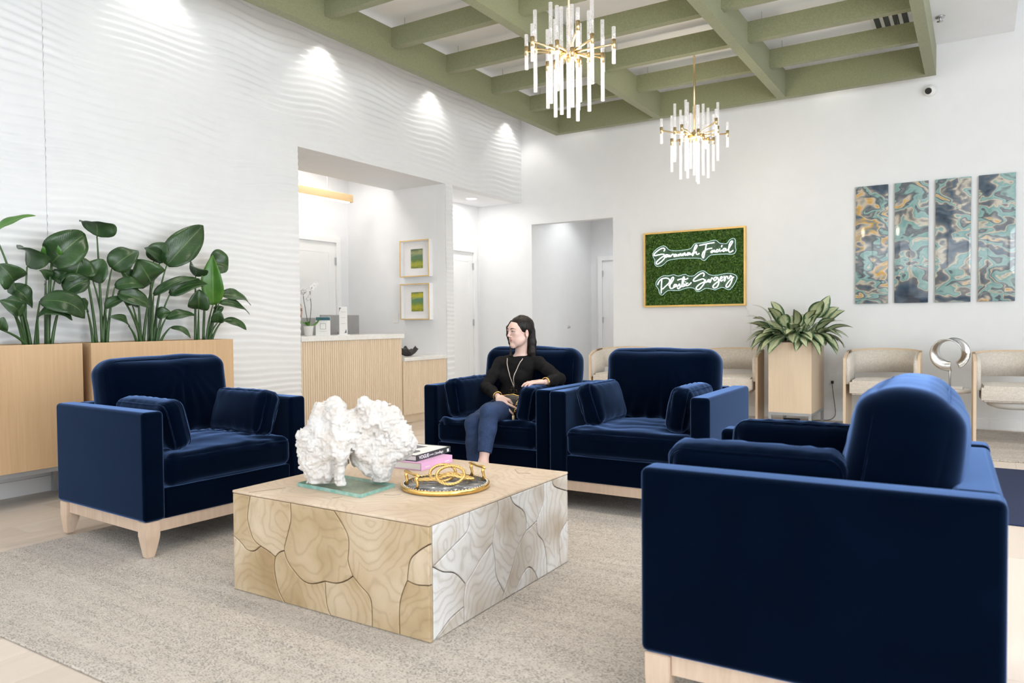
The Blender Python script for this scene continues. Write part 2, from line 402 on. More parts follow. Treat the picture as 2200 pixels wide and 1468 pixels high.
plain('teak_core', (.09, .045, .02), .8, vary=.3)
# coral
s = NT('coral'); v = s.tc(); g = s.noise(v, 14, 5, .65); h = s.noise(v, 140, 4, .7)
s.col(s.ramp(g, [(.25, (.58, .50, .43)), (.5, (.70, .665, .63)), (.75, (.78, .77, .76))])).set(Roughness=.9); s.bump(h, .7, .006)
# glass plate
s = NT('glass_plate'); tr = s.n('ShaderNodeBsdfTransparent'); s.l(s.ramp(s.noise(s.tc(), 3, 2), [(0, (.86, .95, .93)), (1, (.90, .97, .95))]), tr.inputs[0])
gl = s.n('ShaderNodeBsdfGlossy'); gl.inputs['Roughness'].default_value = .03
mm = s.n('ShaderNodeMixShader'); mm.inputs[0].default_value = .10; s.l(tr.outputs[0], mm.inputs[1]); s.l(gl.outputs[0], mm.inputs[2]); s.l(mm.outputs[0], s.N['Material Output'].inputs[0])
s = NT('glass_edge'); s.set(Roughness=.12, Transmission_Weight=.55, IOR=1.45); s.col(s.ramp(s.noise(s.tc(), 30, 2), [(.3, (.25, .62, .55)), (.7, (.55, .85, .80))]))
# agate tray
s = NT('agate'); g = s.noise(s.tc(), 9, 5, .6, 1.5); s.col(s.ramp(g, [(.3, (.05, .05, .052)), (.5, (.16, .16, .16)), (.62, (.33, .32, .31)), (.8, (.11, .11, .11))])).set(Roughness=.14)
# leaves (UV: u across, v along)
def leafmat(name, dark, light, rib, variegated=False):
    s = NT(name); t = s.n('ShaderNodeTexCoord'); sp = s.n('ShaderNodeSeparateXYZ'); s.l(t.outputs['UV'], sp.inputs[0])
    m1 = s.n('ShaderNodeMath', operation='SUBTRACT'); m1.inputs[1].default_value = .5; s.l(sp.outputs[0], m1.inputs[0])
    ab = s.n('ShaderNodeMath', operation='ABSOLUTE'); s.l(m1.outputs[0], ab.inputs[0])
    nz = s.noise(s.tc('Object', rnd=True), 16 if variegated else 5, 3, .6)
    base = s.ramp(nz, [(.3, dark), (.7, light)])
    if variegated:
        ad = s.n('ShaderNodeMath', operation='MULTIPLY_ADD'); ad.inputs[1].default_value = .45; s.l(nz, ad.inputs[0]); s.l(ab.outputs[0], ad.inputs[2])
        base = s.mixc(s.ramp(ad.outputs[0], [(.46, (1, 1, 1)), (.58, (0, 0, 0))]), base, (.44, .48, .28))
    # side veins
    mv = s.n('ShaderNodeMath', operation='MULTIPLY_ADD'); mv.inputs[1].default_value = -.35; s.l(ab.outputs[0], mv.inputs[0]); s.l(sp.outputs[1], mv.inputs[2])
    sn = s.n('ShaderNodeMath', operation='SINE'); mk = s.n('ShaderNodeMath', operation='MULTIPLY'); mk.inputs[1].default_value = 190; s.l(mv.outputs[0], mk.inputs[0]); s.l(mk.outputs[0], sn.inputs[0])
    c = s.mixc(s.ramp(ab.outputs[0], [(.008, (1, 1, 1)), (.02, (0, 0, 0))]), base, rib)
    s.col(c).set(Roughness=.33, Specular_IOR_Level=.5, Coat_Weight=.15, Coat_Roughness=.3); s.bump(sn.outputs[0], .12, .002); return s
leafmat('leaf_bird', (.014, .045, .012), (.038, .092, .024), (.10, .17, .05))
leafmat('leaf_fresh', (.05, .16, .02), (.10, .25, .035), (.22, .36, .08))
leafmat('leaf_agl', (.020, .060, .022), (.06, .13, .05), (.16, .24, .09), True)
plain('stem_green', (.050, .105, .030), .45, vary=.3, scale=8)
plain('stem_pale', (.16, .24, .10), .45, vary=.2)
s = NT('moss'); g = s.noise(s.tc(), 60, 3, .7); s.col(s.ramp(g, [(.30, (.008, .030, .006)), (.48, (.04, .115, .012)), (.70, (.18, .33, .03))])).set(Roughness=.6)
# poured-paint panels
s = NT('marbling'); t = s.tc('Generated', sc=(1.0, 1.0, 6.0), rnd=True)
w1 = s.n('ShaderNodeTexNoise'); w1.inputs['Scale'].default_value = .9; w1.inputs['Detail'].default_value = 2.5; w1.inputs['Roughness'].default_value = .55; s.l(t, w1.inputs['Vector'])
sc_ = s.n('ShaderNodeVectorMath', operation='SCALE'); sc_.inputs['Scale'].default_value = 2.2; s.l(w1.outputs['Color'], sc_.inputs[0])
ad_ = s.n('ShaderNodeVectorMath', operation='ADD'); s.l(t, ad_.inputs[0]); s.l(sc_.outputs[0], ad_.inputs[1])
g = s.noise(ad_.outputs[0], .85, 2.2, .5, .6)
s.col(s.ramp(g, [(.25, (.035, .05, .075)), (.36, (.10, .14, .19)), (.42, (.20, .20, .20)), (.455, (.62, .56, .45)), (.475, (.20, .36, .36)), (.53, (.30, .47, .44)), (.56, (.11, .13, .15)), (.60, (.24, .25, .26)), (.635, (.62, .54, .42)), (.66, (.68, .40, .10)), (.69, (.30, .30, .26)), (.75, (.12, .16, .22))])).set(Roughness=.08, Coat_Weight=.6, Coat_Roughness=.03)
# meadow print
def meadow(name, stops):
    s = NT(name); g = s.noise(s.tc('Object', sc=(4, 4, 14)), 3, 5, .65); gz = s.n('ShaderNodeSeparateXYZ'); t = s.n('ShaderNodeTexCoord'); s.l(t.outputs['Generated'], gz.inputs[0])
    a = s.n('ShaderNodeMath', operation='MULTIPLY_ADD'); a.inputs[1].default_value = .55; s.l(g, a.inputs[0]); s.l(gz.outputs[2], a.inputs[2])
    b = s.n('ShaderNodeMath', operation='MULTIPLY'); b.inputs[1].default_value = .66; s.l(a.outputs[0], b.inputs[0])
    s.col(s.ramp(b.outputs[0], stops)).set(Roughness=.5)
meadow('meadow_a', [(.15, (.10, .16, .02)), (.3, (.42, .42, .05)), (.45, (.13, .22, .06)), (.6, (.10, .20, .12)), (.72, (.36, .38, .17)), (.85, (.05, .10, .05))])
meadow('meadow_b', [(.15, (.12, .18, .02)), (.3, (.45, .42, .03)), (.45, (.15, .26, .06)), (.6, (.10, .24, .16)), (.72, (.58, .52, .03)), (.85, (.07, .14, .07))])
# lamps
def emit(name, c, st):
    s = NT(name); s.set(Base_Color=c, Emission_Color=c, Emission_Strength=st); return s
emit('lamp_white', (1, .97, .92), 9); emit('lamp_warm', (1, .86, .62), 7); emit('neon_white', (.93, 1, 1), 2.6)
def acrylic(name, st, lo):
    s = NT(name); v = s.tc(rnd=True); vo = s.n('ShaderNodeTexVoronoi', feature='F1'); vo.inputs['Scale'].default_value = 95; s.l(v, vo.inputs['Vector'])
    em = s.n('ShaderNodeEmission'); s.l(s.ramp(vo.outputs['Distance'], [(.18, (.45, .38, .40)), (.34, (1, .96, .93))]), em.inputs[0]); em.inputs[1].default_value = st
    tr = s.n('ShaderNodeBsdfTransparent'); gl = s.n('ShaderNodeBsdfGlossy'); gl.inputs['Roughness'].default_value = .1
    m1 = s.n('ShaderNodeMixShader'); m1.inputs[0].default_value = lo; s.l(em.outputs[0], m1.inputs[1]); s.l(tr.outputs[0], m1.inputs[2])
    m2 = s.n('ShaderNodeMixShader'); m2.inputs[0].default_value = .12; s.l(m1.outputs[0], m2.inputs[1]); s.l(gl.outputs[0], m2.inputs[2])
    s.l(m2.outputs[0], s.N['Material Output'].inputs[0])
acrylic('acrylic_lit', 2.0, .34); acrylic('acrylic_top', 1.7, .60)
s = NT('acrylic_sheet'); tr = s.n('ShaderNodeBsdfTransparent'); tr.inputs[0].default_value = (.86, .93, .92, 1); gl = s.n('ShaderNodeBsdfDiffuse'); gl.inputs[0].default_value = (.75, .85, .84, 1)
nz = s.noise(s.tc(), 5, 2); mm = s.n('ShaderNodeMixShader'); s.l(s.ramp(nz, [(0, (.03, .03, .03)), (1, (.06, .06, .06))]), mm.inputs[0]); s.l(tr.outputs[0], mm.inputs[1]); s.l(gl.outputs[0], mm.inputs[2]); s.l(mm.outputs[0], s.N['Material Output'].inputs[0])
emit('acrylic_rim', (.72, .95, .98), .55)  # no lamp: edge glow from the neon, painted in as emission
# ------------------------------------------------------------------ the setting
OP1 = (-4.298, -1.875); OP2 = (-1.718, 0.0); ZOP = 2.967
HX0, HX1, HZ = .167, 1.468, 2.632           # opening in the back wall
# floor slab and planks
fl = struct(MB().box(-3, 9.5, -13, 4, -.08, -.006).build('floor', 'floor_plank'))
PW, PL = .215, 1.52
pm = rbox('plank', 0, PW-.0018, 0, PL-.0018, -.006, 0, 0)
pm.materials.append(MAT['floor_plank'])
cells = []
for i in range(-6, 36):
    off = (i*.37 % 1)*PL
    for j in range(-1, 8):
        x = i*PW; y = -9.6+off+j*PL
        if y > .2 or y < -10 or x > 7.2: continue
        if 1.5 < x and x+PW < 5.65 and -8.0 < y and y+PL < -4.4: continue      # under the big rug
        if x < -.02 and not (-2.0 < y+PL and y < 0): continue
        cells.append((x, y))
cells = cells[:299]
for x, y in cells: link('plank', pm, None, fl, (x, y, 0))
# wavy panelled left wall
def wave_panel(name, y0, y1, z0, z1, rects):
    ys = [y0]
    while ys[-1] < y1-1e-6: ys.append(min(ys[-1]+.045, y1))
    ys = sorted(set(np.round(ys+[e for r in rects for e in r[:2] if y0 < e < y1], 4)))
    zs = list(np.arange(z0, z1, .0078))+[z1]+[e for r in rects for e in r[2:] if z0 < e < z1]; zs = sorted(set(np.round(zs, 4)))
    Y, Z = np.meshgrid(ys, zs, indexing='ij')
    ph = Z/.063+.42*np.sin(1.55*Y+1.1*Z+.4)+.30*np.sin(3.7*Y-2.3*Z+1.7)+.22*np.sin(6.3*Y+3.1*Z)+.30*np.sin(.8*Y+4.4*Z+2)+.5*np.sin(.35*Y-1.5*Z)
    fr = ph-np.floor(ph); prof = np.where(fr < .72, fr/.72, (1-fr)/.28); prof = .5-.5*np.cos(pi*prof)
    amp = .0060*(1+.45*np.sin(2.1*Y+9*Z+np.sin(5*Y)))
    X = prof*amp-.002
    n, m = Y.shape; V = np.stack([X, Y, Z], -1).reshape(-1, 3)
    I = np.arange(n*m).reshape(n, m); Q = np.stack([I[:-1,:-1], I[1:,:-1], I[1:,1:], I[:-1,1:]], -1)
    yc = (Y[:-1,:-1]+Y[1:,1:])/2; zc = (Z[:-1,:-1]+Z[1:,1:])/2; keep = np.ones(yc.shape, bool)
    for a, b, c, d in rects: keep &= ~((yc > a) & (yc < b) & (zc > c) & (zc < d))
    return npmesh(name, V, Q[keep].reshape(-1, 4))
wl = MB()
T = .14
wl.box(-T, -.003, -13, OP1[0]-.001, 0, CEIL+.6); wl.box(-T, -.003, OP1[0], OP1[1], ZOP+.001, CEIL+.6)
wl.box(-T, -.003, OP1[1]+.001, OP2[0]-.001, 0, CEIL+.6); wl.box(-T, -.003, OP2[0], 0, ZOP+.001, CEIL+.6)
wall_left = struct(wl.build('wall_left', 'paint'))
rects = [(OP1[0], OP1[1], 0, ZOP), (OP2[0], OP2[1], 0, ZOP)]
link('wave_panel', wave_panel('wave_panel', -6.678, 0, .0, CEIL, rects), 'wave_paint', wall_left)
link('wave_panel', wave_panel('wave_panel', -9.2, -6.682, .0, CEIL, []), 'wave_paint', wall_left)
# back wall with its opening
wb = MB(); wb.box(-T, HX0, 0, .13, 0, CEIL+.6); wb.box(HX0, HX1, 0, .13, HZ, CEIL+.6); wb.box(HX1, 9.5, 0, .13, 0, CEIL+.6)
struct(wb.build('wall_back', 'paint'))
bb = MB(); bb.box(HX1, 9.4, -.014, -.001, 0, .115); bb.box(HX1, 9.4, -.018, -.001, 0, .02); struct(bb.build('baseboard_back', 'trim_paint'))
bb = MB(); bb.box(.0, .014, -9.2, OP1[0], 0, .11); struct(bb.build('baseboard_left', 'trim_paint'))
# ceiling, higher over the right bay
struct(MB().box(-T, 6.056, -13, 0, CEIL, CEIL+.12).build('ceiling', 'ceiling_paint'))
struct(MB().box(6.056, 9.5, -13, 0, 4.75, 4.85).box(6.02, 6.056, -13, 0, CEIL+.12, 4.75).build('ceiling_raised', 'ceiling_paint'))
# storefront walls on the right and behind the camera
def storefront(name, horizontal, fixed, a, b, holes, wname):
    w = MB(); zs0, zs1 = .15, 3.55; cur = a
    def bx(p, q, z0, z1, t0=0, t1=.12, mb=w):
        if horizontal: mb.box(p, q, fixed-t1, fixed-t0, z0, z1)
        else: mb.box(fixed+t0, fixed+t1, p, q, z0, z1)
    for i, (h0, h1) in enumerate(holes):
        bx(cur, h0, 0, 4.8); bx(h0, h1, 0, zs0); bx(h0, h1, zs1, 4.8); cur = h1
        fr = MB()
        for p in (h0, (h0+h1)/2-.025, h1-.05): bx(p, p+.05, zs0, zs1, .02, .08, fr)
        for z in (zs0, 2.4, zs1-.05): bx(h0, h1, z, z+.05, .02, .08, fr)
        struct(fr.build('window_%d' % wname.pop(0), 'grey_metal'))
    bx(cur, b, 0, 4.8); struct(w.build(name, 'paint'))
storefront('wall_right', False, 9.45, -13, 0, [(-10.9, -7.9), (-7.5, -4.5)], [1, 2])
storefront('wall_front', True, -12.95, -T, 9.5, [(.6, 3.4), (3.8, 6.6), (6.8, 9.2)], [3, 4, 5])
# reception recess behind opening 1
RX = -1.7
MBX = MB(); MBX.box(-.885, -T, OP1[0]-.8, OP1[1], ZOP, 3.3); struct(MBX.build('ceiling_header', 'paint'))
struct(MB().box(RX, -.885, OP1[0]-.8, OP1[1], 3.3, 3.36).build('ceiling_reception', 'ceiling_paint'))
struct(MB().box(RX-.1, -T, OP1[1], OP2[0], 0, 3.36).build('wall_reception_side', 'paint'))
struct(MB().box(RX-.1, RX, OP1[0]-.8, OP1[1], 0, 3.36).build('wall_reception_back', 'paint'))
struct(MB().box(RX, -T, OP1[0]-.9, OP1[0]-.8, 0, 3.36).build('wall_reception_near', 'paint'))
area('reception_area_light', (-.95, -3.2, 3.28), (0, 0, 0), .5, 1.6, 42, (1, .96, .94))  # unseen area light brightening the reception recess, no fixture built
# passage behind opening 2
PX = -.785
struct(MB().box(PX-.1, PX, OP2[0], 0, 0, ZOP+.05).build('wall_passage_end', 'paint'))
struct(MB().box(PX-.1, -T, 0, .13, 0, ZOP+.05).build('wall_passage_side', 'paint'))
struct(MB().box(PX-.1, -T, OP2[0], 0, ZOP, ZOP+.06).build('ceiling_passage', 'ceiling_paint'))
def hinge_door(name, w, h, lab=None, panels=True, hinge_left=False, hz=(.35, 1.2, 2.05)):
    # local frame: width along x from 0..w, facing -y; returns the leaf (structure)
    cas = MB(); cw = .075
    for x0, x1, z1 in ((-cw, 0, h+cw), (w, w+cw, h+cw)): cas.box(x0, x1, -.034, 0, 0, z1)
    cas.box(0, w, -.034, 0, h, h+cw)
    o = MB().box(.004, w-.004, -.006, .0, .005, h-.004).build(name, 'door_paint'); struct(o)
    cas.build('casing', 'trim_paint', o)
    if panels:
        for z0, z1 in ((.2, h*.42), (h*.48, h-.13)):
            p = MB(); p.box(.11, w-.11, -.009, -.006, z0, z0+.012); p.box(.11, w-.11, -.009, -.006, z1-.012, z1); p.box(.11, .122, -.009, -.006, z0+.0121, z1-.0121); p.box(w-.122, w-.11, -.009, -.006, z0+.0121, z1-.0121)
            p.build('panel_moulding', 'trim_paint', o)
    hx = 0 if hinge_left else w
    for z in hz: MB().box(hx-.012, hx+.012, -.026, -.006, z-.05, z+.05).build('hinge', 'steel', o)
    return o
d1 = hinge_door('door_1', .80, 2.26, hz=(.35, 1.2, 2.05)); d1.location = (PX, -.965, 0); d1.rotation_euler = (0, 0, radians(90))
d2 = hinge_door('door_2', .86, 2.3); d2.location = (RX, at(729, 600, X=RX).y-.86-.075, 0); d2.rotation_euler = (0, 0, radians(90))
# hall behind the back-wall opening
HYE = 2.0
struct(MB().box(.05, .16, .13, HYE, 0, 3.2).build('wall_hall_left', 'paint'))
struct(MB().box(.05, 3.2, HYE, HYE+.1, 0, 3.2).build('wall_hall_end', 'paint'))
struct(MB().box(3.1, 3.2, .13, HYE, 0, 3.2).build('wall_hall_right', 'paint'))
struct(MB().box(.05, 3.2, .13, HYE, 3.2, 3.26).build('ceiling_hall', 'ceiling_paint'))
spot('hall_downlight_beam', (.65, .95, 3.18), (.55, .95, 0), 34, (.97, .98, 1), radians(120), .6)
area('hall_area_light', (2.0, 1.0, 3.19), (0, 0, 0), .9, .5, 26, (.96, .98, 1))  # second, unseen area light under the hall ceiling, without a fixture
d3 = hinge_door('door_3', .86, 2.22, hinge_left=True, hz=(.35, 1.22, 2.0)); d3.location = (.375, HYE, 0)
k = MB(); k.lathe([(.022, 0), (.022, .006), (.009, .008), (.009, .02), (.014, .022), (.014, .034), (.001, .036)], 14)
o = k.build('wall_door_stop', 'steel', None, tuple(at(1221, 703, X=.16)), (0, radians(90), 0)); tag(o, 'small round steel door stop on the hall wall behind the sofa', 'door stop')
# passage downlight
o = thing('recessed_downlight', 'round lit recessed downlight in the passage ceiling', 'downlight', (-.394, -.732, ZOP))
MB().lathe([(.075, -.001), (.085, -.006), (.085, 0)], 28).build('trim_ring', 'white_plastic', o)
MB().lathe([(.001, -.004), (.074, -.004), (.074, 0)], 28).build('lens', 'lamp_white', o)
area('passage_light', (-.394, -.732, ZOP-.012), (0, 0, 0), .13, .13, 16, (1, .98, .96))
# reception pendant bar
pa = at(754, 420, X=-1.2); pz1 = pa.z; pz0 = at(754, 438, X=-1.2).z
o = thing('linear_pendant_lamp', 'long brass linear pendant lamp hanging over the reception desk', 'pendant lamp', (-1.2, pa.y, pz0))
box('housing', 'pendant_gold', o, -.04, .04, -1.75, 0, .012, pz1-pz0, .004)
MB().box(-.032, .032, -1.73, -.06, .002, .013).build('diffuser', 'lamp_warm', o)
for yy in (-.42, -1.35): MB().tube([(0, yy, pz1-pz0), (0, yy, 3.3-pz0)], .003, 6).build('cable', 'white_plastic', o)
# security camera
p = at(1998, 194, Y=-.045)
o = thing('security_camera', 'white dome security camera with black lens high on the back wall', 'camera', (p.x, -.001, p.z))
MB().lathe([(.062, 0), (.062, .022), (.05, .03)], 28).build('mount', 'white_plastic', o, (0, 0, 0), (radians(90), 0, 0))
MB().sphere((0, 0, 0), .058, 24, 16).build('dome', 'white_plastic', o, (0, -.05, 0))
ld = Vector((-.25, -.9, -.35)).normalized()
MB().lathe([(.034, 0), (.034, .012), (.026, .014), (.001, .010)], 24).build('lens', 'black_plastic', o, tuple(Vector((0, -.05, 0))+ld*.048), ld.to_track_quat('Z', 'Y').to_euler())
# ceiling sprinkler and air grille
o = thing('sprinkler_head', 'small metal fire sprinkler head on the white ceiling', 'sprinkler', (5.413, -.866, CEIL))
MB().lathe([(.045, 0), (.04, -.012), (.015, -.014)], 24).build('escutcheon', 'steel', o)
MB().tube([(0,0,0), (0,0,-.045)], .01, 10).build('body', 'steel', o)
MB().lathe([(.03, -.05), (.03, -.046), (.006, -.044)], 20).build('deflector', 'steel', o)
o = thing('air_grille', 'white ceiling air grille with four black slots above the green lattice', 'grille', (5.0, -1.10, CEIL))
MB().box(-.19, .19, -.22, .22, -.008, 0).build('frame', 'white_plastic', o)
for i in range(4): MB().box(-.155+i*.083, -.155+i*.083+.05, -.19, .19, -.011, -.0082).build('slot', 'black_plastic', o)
# wall washer fixtures
for i, (x, y) in enumerate(WASH):
    o = thing('recessed_downlight', ('recessed wall washer above the oak planters', 'recessed wall washer above the edge of the reception opening nearer the planters', 'recessed wall washer above the framed prints', 'recessed wall washer in the corner above the passage')[i], 'downlight', (x, y, CEIL), 0, 'wall washers above the wavy wall')
    MB().lathe([(.05, -.001), (.062, -.006), (.062, 0)], 24).build('trim_ring', 'white_plastic', o)
# outlet
p = at(1789, 815, Y=0)
o = thing('wall_outlet', 'white wall outlet with a black plug beside the square planter', 'outlet', (p.x, 0, p.z))
box('cover_plate', 'white_plastic', o, -.042, .042, -.007, 0, -.065, .065, .002)
for z in (-.028, .028): MB().box(-.017, .017, -.0085, -.0072, z-.016, z+.016).build('socket', 'white_ceramic', o)
o2 = thing('power_adapter', 'black power adapter and plugged-in cord under the square planter', 'adapter', (p.x, 0, p.z))
MB().box(-.014, .014, -.04, -.0095, -.05, -.018).build('plug', 'black_plastic', o2)
pts = [(0, -.03, -.05), (.01, -.045, -.15), (.03, -.05, -.3), (.035, -.05, -.42), (-.02, -.06, -p.z+.012), (-.12, -.12, -p.z+.006), (-.25, -.3, -p.z+.006), (-.45, -.42, -p.z+.006)]
MB().tube(catmull(pts, 6), .004, 6).build('cable', 'black_plastic', o2)
box('brick', 'black_plastic', o2, -.09, .09, -.04, .04, 0, .05, .006, 2, (3.92-p.x, -.45, -p.z+.0005), (0, 0, .2))
# switch
p = at(851, 684, Y=OP1[1])
o = thing('light_switch', 'white rocker light switch left of the framed prints', 'switch', (p.x, OP1[1], p.z))
box('cover_plate', 'white_plastic', o, -.045, .045, -.008, 0, -.065, .065, .002)
MB().box(-.017, .017, -.011, -.0082, -.034, .034).build('rocker', 'white_ceramic', o)
# rugs
o = box('area_rug', 'rug_weave', None, 1.39, 5.72, -8.15, -4.15, 0.0005, .011, .004); tag(o, 'large flat woven beige rug under the armchairs and coffee table', 'rug')
o = box('area_rug', 'rug_weave', None, 4.36, 9.2, -2.10, -.16, .0005, .011, .004); tag(o, 'woven beige rug under the barrel chairs by the back wall', 'rug')
o = box('floor_mat', 'navy_mat', None, 5.74, 7.6, -4.37, -2.48, .0005, .010, .003); tag(o, 'navy blue floor mat on the wood floor at the right edge', 'mat')
# ------------------------------------------------------------------ green felt lattice
ZB, ZT, ZS = 3.8054, 4.1144, 3.9265; YB = -.2476; BW = .10; SP = .893; NS = 9
YF = YB-SP*NS
o = thing('ceiling_lattice', 'green felt beam lattice hung under the white ceiling', 'ceiling lattice', (0, 0, 0))
bx0 = [(.723, .823), (2.193, 2.293), (3.725, 3.825), (5.255, 5.355)]
for a, b in bx0: MB().box(a, b, YF, YB-.001, ZB, ZT).build('long_beam', 'felt', o)
for (a, b) in zip(bx0[:-1], bx0[1:]):
    MB().box(a[1]+.0005, b[0]-.0005, YB-BW, YB-.001, ZB, ZT).build('end_beam', 'felt', o)
    for j in range(1, NS+1):
        y = YB-SP*j
        MB().box(a[1]+.0005, b[0]-.0005, y, y+.09, ZS, ZT).build('cross_slat', 'felt', o)
        for xx in (a[1]+.12, b[0]-.2): MB().tube([(xx, y+.06, ZT), (xx, y+.06, CEIL)], .0022, 5).build('hanger_wire', 'wire', o)
# ------------------------------------------------------------------ chandeliers
def chandelier(x, y, z, label, rot):
    t = thing('chandelier', label, 'chandelier', (x, y, z), rot, 'bubble-tube brass chandeliers')
    MB().lathe([(.001, -.035), (.055, -.035), (.058, -.03), (.058, -.012), (.03, 0), (.03, .03), (.012, .04)], 32).build('hub', 'brass', t)
    MB().tube([(0, 0, .03), (0, 0, CEIL-z)], .011, 12).build('stem', 'brass', t)
    MB().lathe([(.001, CEIL-z-.03), (.06, CEIL-z-.03), (.065, CEIL-z-.001)], 24).build('canopy', 'brass', t)
    rings = [(.345, 6, .105, .035, 0, .03), (.255, 6, .285, .037, 30, -.01), (.15, 5, .36, .035, 10, -.03), (.07, 3, .40, .03, 45, -.05)]
    for R, n, L, sl, ph, dz in rings:
        for i in range(n):
            a = radians(ph+360*i/n); zz = dz+(.03 if i % 2 else -.025)
            c, s = cos(a), sin(a); p = Vector((R*c, R*s, zz))
            MB().tube([(.03*c, .03*s, -.005), (R*c, R*s, zz)], .0085, 8).build('arm', 'brass', t)
            sv = MB().tube([(p.x, p.y, zz-sl), (p.x, p.y, zz+sl)], .0155, 14).build('sleeve', 'brass', t)
            MB().tube([(p.x, p.y, zz+sl-.003), (p.x, p.y, zz+sl+L*.86)], .0145, 12).build('crystal_tube', 'acrylic_top', t)
            MB().tube([(p.x, p.y, zz-sl+.003), (p.x, p.y, zz-sl-L)], .0145, 12).build('crystal_tube', 'acrylic_lit', t)
    l = bpy.data.lights.new('chandelier_glow', 'POINT'); l.energy = 55; l.specular_factor = .15; l.color = (1, .86, .68); l.shadow_soft_size = .22
    q = bpy.data.objects.new('chandelier_glow', l); COL.objects.link(q); q.parent = t; q.location = (0, 0, -.16)
chandelier(3.145, -4.50, 3.215, 'nearer brass chandelier of bubbled crystal tubes, larger in view', radians(8))
chandelier(3.18, -1.70, 3.17, 'farther brass chandelier on a long stem, nearer the neon sign', radians(27))
# ------------------------------------------------------------------ velvet armchairs
def cushion(name, w, d, h, r, puff, n=26, wr=.006, seed=0, fold=None, top_only=False):
    bm = bmesh.new(); bmesh.ops.create_cube(bm, size=2); bmesh.ops.subdivide_edges(bm, edges=bm.edges[:], cuts=n, use_grid_fill=True)
    half = Vector((w/2, d/2, h/2)); off = Vector((seed*3.1, seed*1.7, seed*.9))
    for v in bm.verts:
        p = v.co.copy()
        for k in range(3): p[k] = sin(p[k]*pi/2*.82)/sin(pi/2*.82)      # denser towards the edges
        q = Vector((p.x*half.x, p.y*half.y, p.z*half.z))
        inn = Vector([max(-half[k]+r[k], min(half[k]-r[k], q[k])) for k in range(3)]); dd = Vector([(q[k]-inn[k])/r[k] for k in range(3)])
        if dd.length > 1e-6:
            m = max(abs(dd.x), abs(dd.y), abs(dd.z)); dn = dd.normalized()*m
            q = Vector([inn[k]+dn[k]*r[k] for k in range(3)])
        u, t, s = p.x, p.y, p.z
        q.z += s*puff[2]*(1-u*u)*(1-t*t); q.x += u*puff[0]*(1-t*t)*(1-s*s); q.y += t*puff[1]*(1-u*u)*(1-s*s)
        nn = mnoise.noise(q*3.2+off)*.6+mnoise.noise(q*7+off)*.4
        nrm = Vector((p.x**5, p.y**5, p.z**5)); nrm = nrm.normalized() if nrm.length > 1e-4 else Vector((0,0,1))
        a = wr*nn
        if fold: a += fold(q, p)
        v.co = q+nrm*a
    me = bpy.data.meshes.new(name); bm.to_mesh(me); bm.free(); me.polygons.foreach_set('use_smooth', [True]*len(me.polygons)); return me
CW, CD, CH, CZ, AT = 1.03, .93, .748, .186, .115
def seam_loop(w, d, z, r=.05, n=5):
    pts = []
    for cx, cy, a0 in ((w/2-r, d/2-r, 0), (-w/2+r, d/2-r, 90), (-w/2+r, -d/2+r, 180), (w/2-r, -d/2+r, 270)):
        for i in range(n+1):
            a = radians(a0+90*i/n); pts.append((cx+r*cos(a), cy+r*sin(a), z))
    return pts
IW = CW-2*AT
def seat_fold(seed):
    def f(q, p):
        if p.z < .5: return 0
        e = max(0, 1-(abs(p.x)-.75)**2*6) if abs(p.x) > .35 else .35
        return .020*sin(q.y*46+6*mnoise.noise(q*4+Vector((seed, 0, 0))))*e*max(0, mnoise.noise(q*2.5+Vector((0, seed, 0)))+.35)
    return f
def back_fold(seed):
    def f(q, p):
        if p.y > -.4: return 0
        ang = math.atan2(q.x-.05, .24-q.z)
        return .030*sin(ang*24+3*mnoise.noise(q*3+Vector((seed, 2, 0))))*max(0, .9-abs(ang))*min(1, max(0, (.24-q.z)*4))*(.5+mnoise.noise(q*2+Vector((0, 0, seed))))
    return f
def pillow_fold(seed):
    def f(q, p):
        e = max(abs(p.x), abs(p.z)); return .004*sin((q.x*1.0)*85+4*mnoise.noise(q*9+Vector((seed, 0, 0))))*max(0, e-.45)*1.6 if abs(p.y) > .3 else 0
    return f
me_arm = rbox('arm', -AT/2, AT/2, -CD/2, CD/2, CZ, CH, .022, 4)
me_backf = rbox('back_frame', -IW/2+.002, IW/2-.002, CD/2-.12, CD/2-.002, CZ, CH-.004, .022, 4)
me_base = rbox('base_panel', -IW/2+.001, IW/2-.001, -CD/2+.012, CD/2-.125, CZ, .345, .012, 3)
me_leg = rbox('leg', -.034, .034, -.034, .034, 0, .178, .004, 2)
def leg_mesh(sx, sy):
    bm = bmesh.new(); bmesh.ops.create_cube(bm, size=1)
    for v in bm.verts:
        top = v.co.z > 0; v.co.z = CZ-.001 if top else 0
        v.co.x *= .078; v.co.y *= .078
    bmesh.ops.subdivide_edges(bm, edges=[e for e in bm.edges if abs(e.verts[0].co.z-e.verts[1].co.z) > .1], cuts=4)
    for v in bm.verts:
        t = max(0, (CZ-.075-v.co.z)/(CZ-.075)); k = .48*t**1.15
        v.co.x -= (v.co.x-sx*.039)*k; v.co.y -= (v.co.y-sy*.039)*k
        v.co.x -= sx*.010*t; v.co.y -= sy*.010*t
    bmesh.ops.bevel(bm, geom=bm.edges[:], offset=.003, segments=2, affect='EDGES', clamp_overlap=True)
    me = bpy.data.meshes.new('leg'); bm.to_mesh(me); bm.free(); me.materials.append(MAT['leg_wood']); return me
LEGS = {(sx, sy): leg_mesh(sx, sy) for sx in (-1, 1) for sy in (-1, 1)}
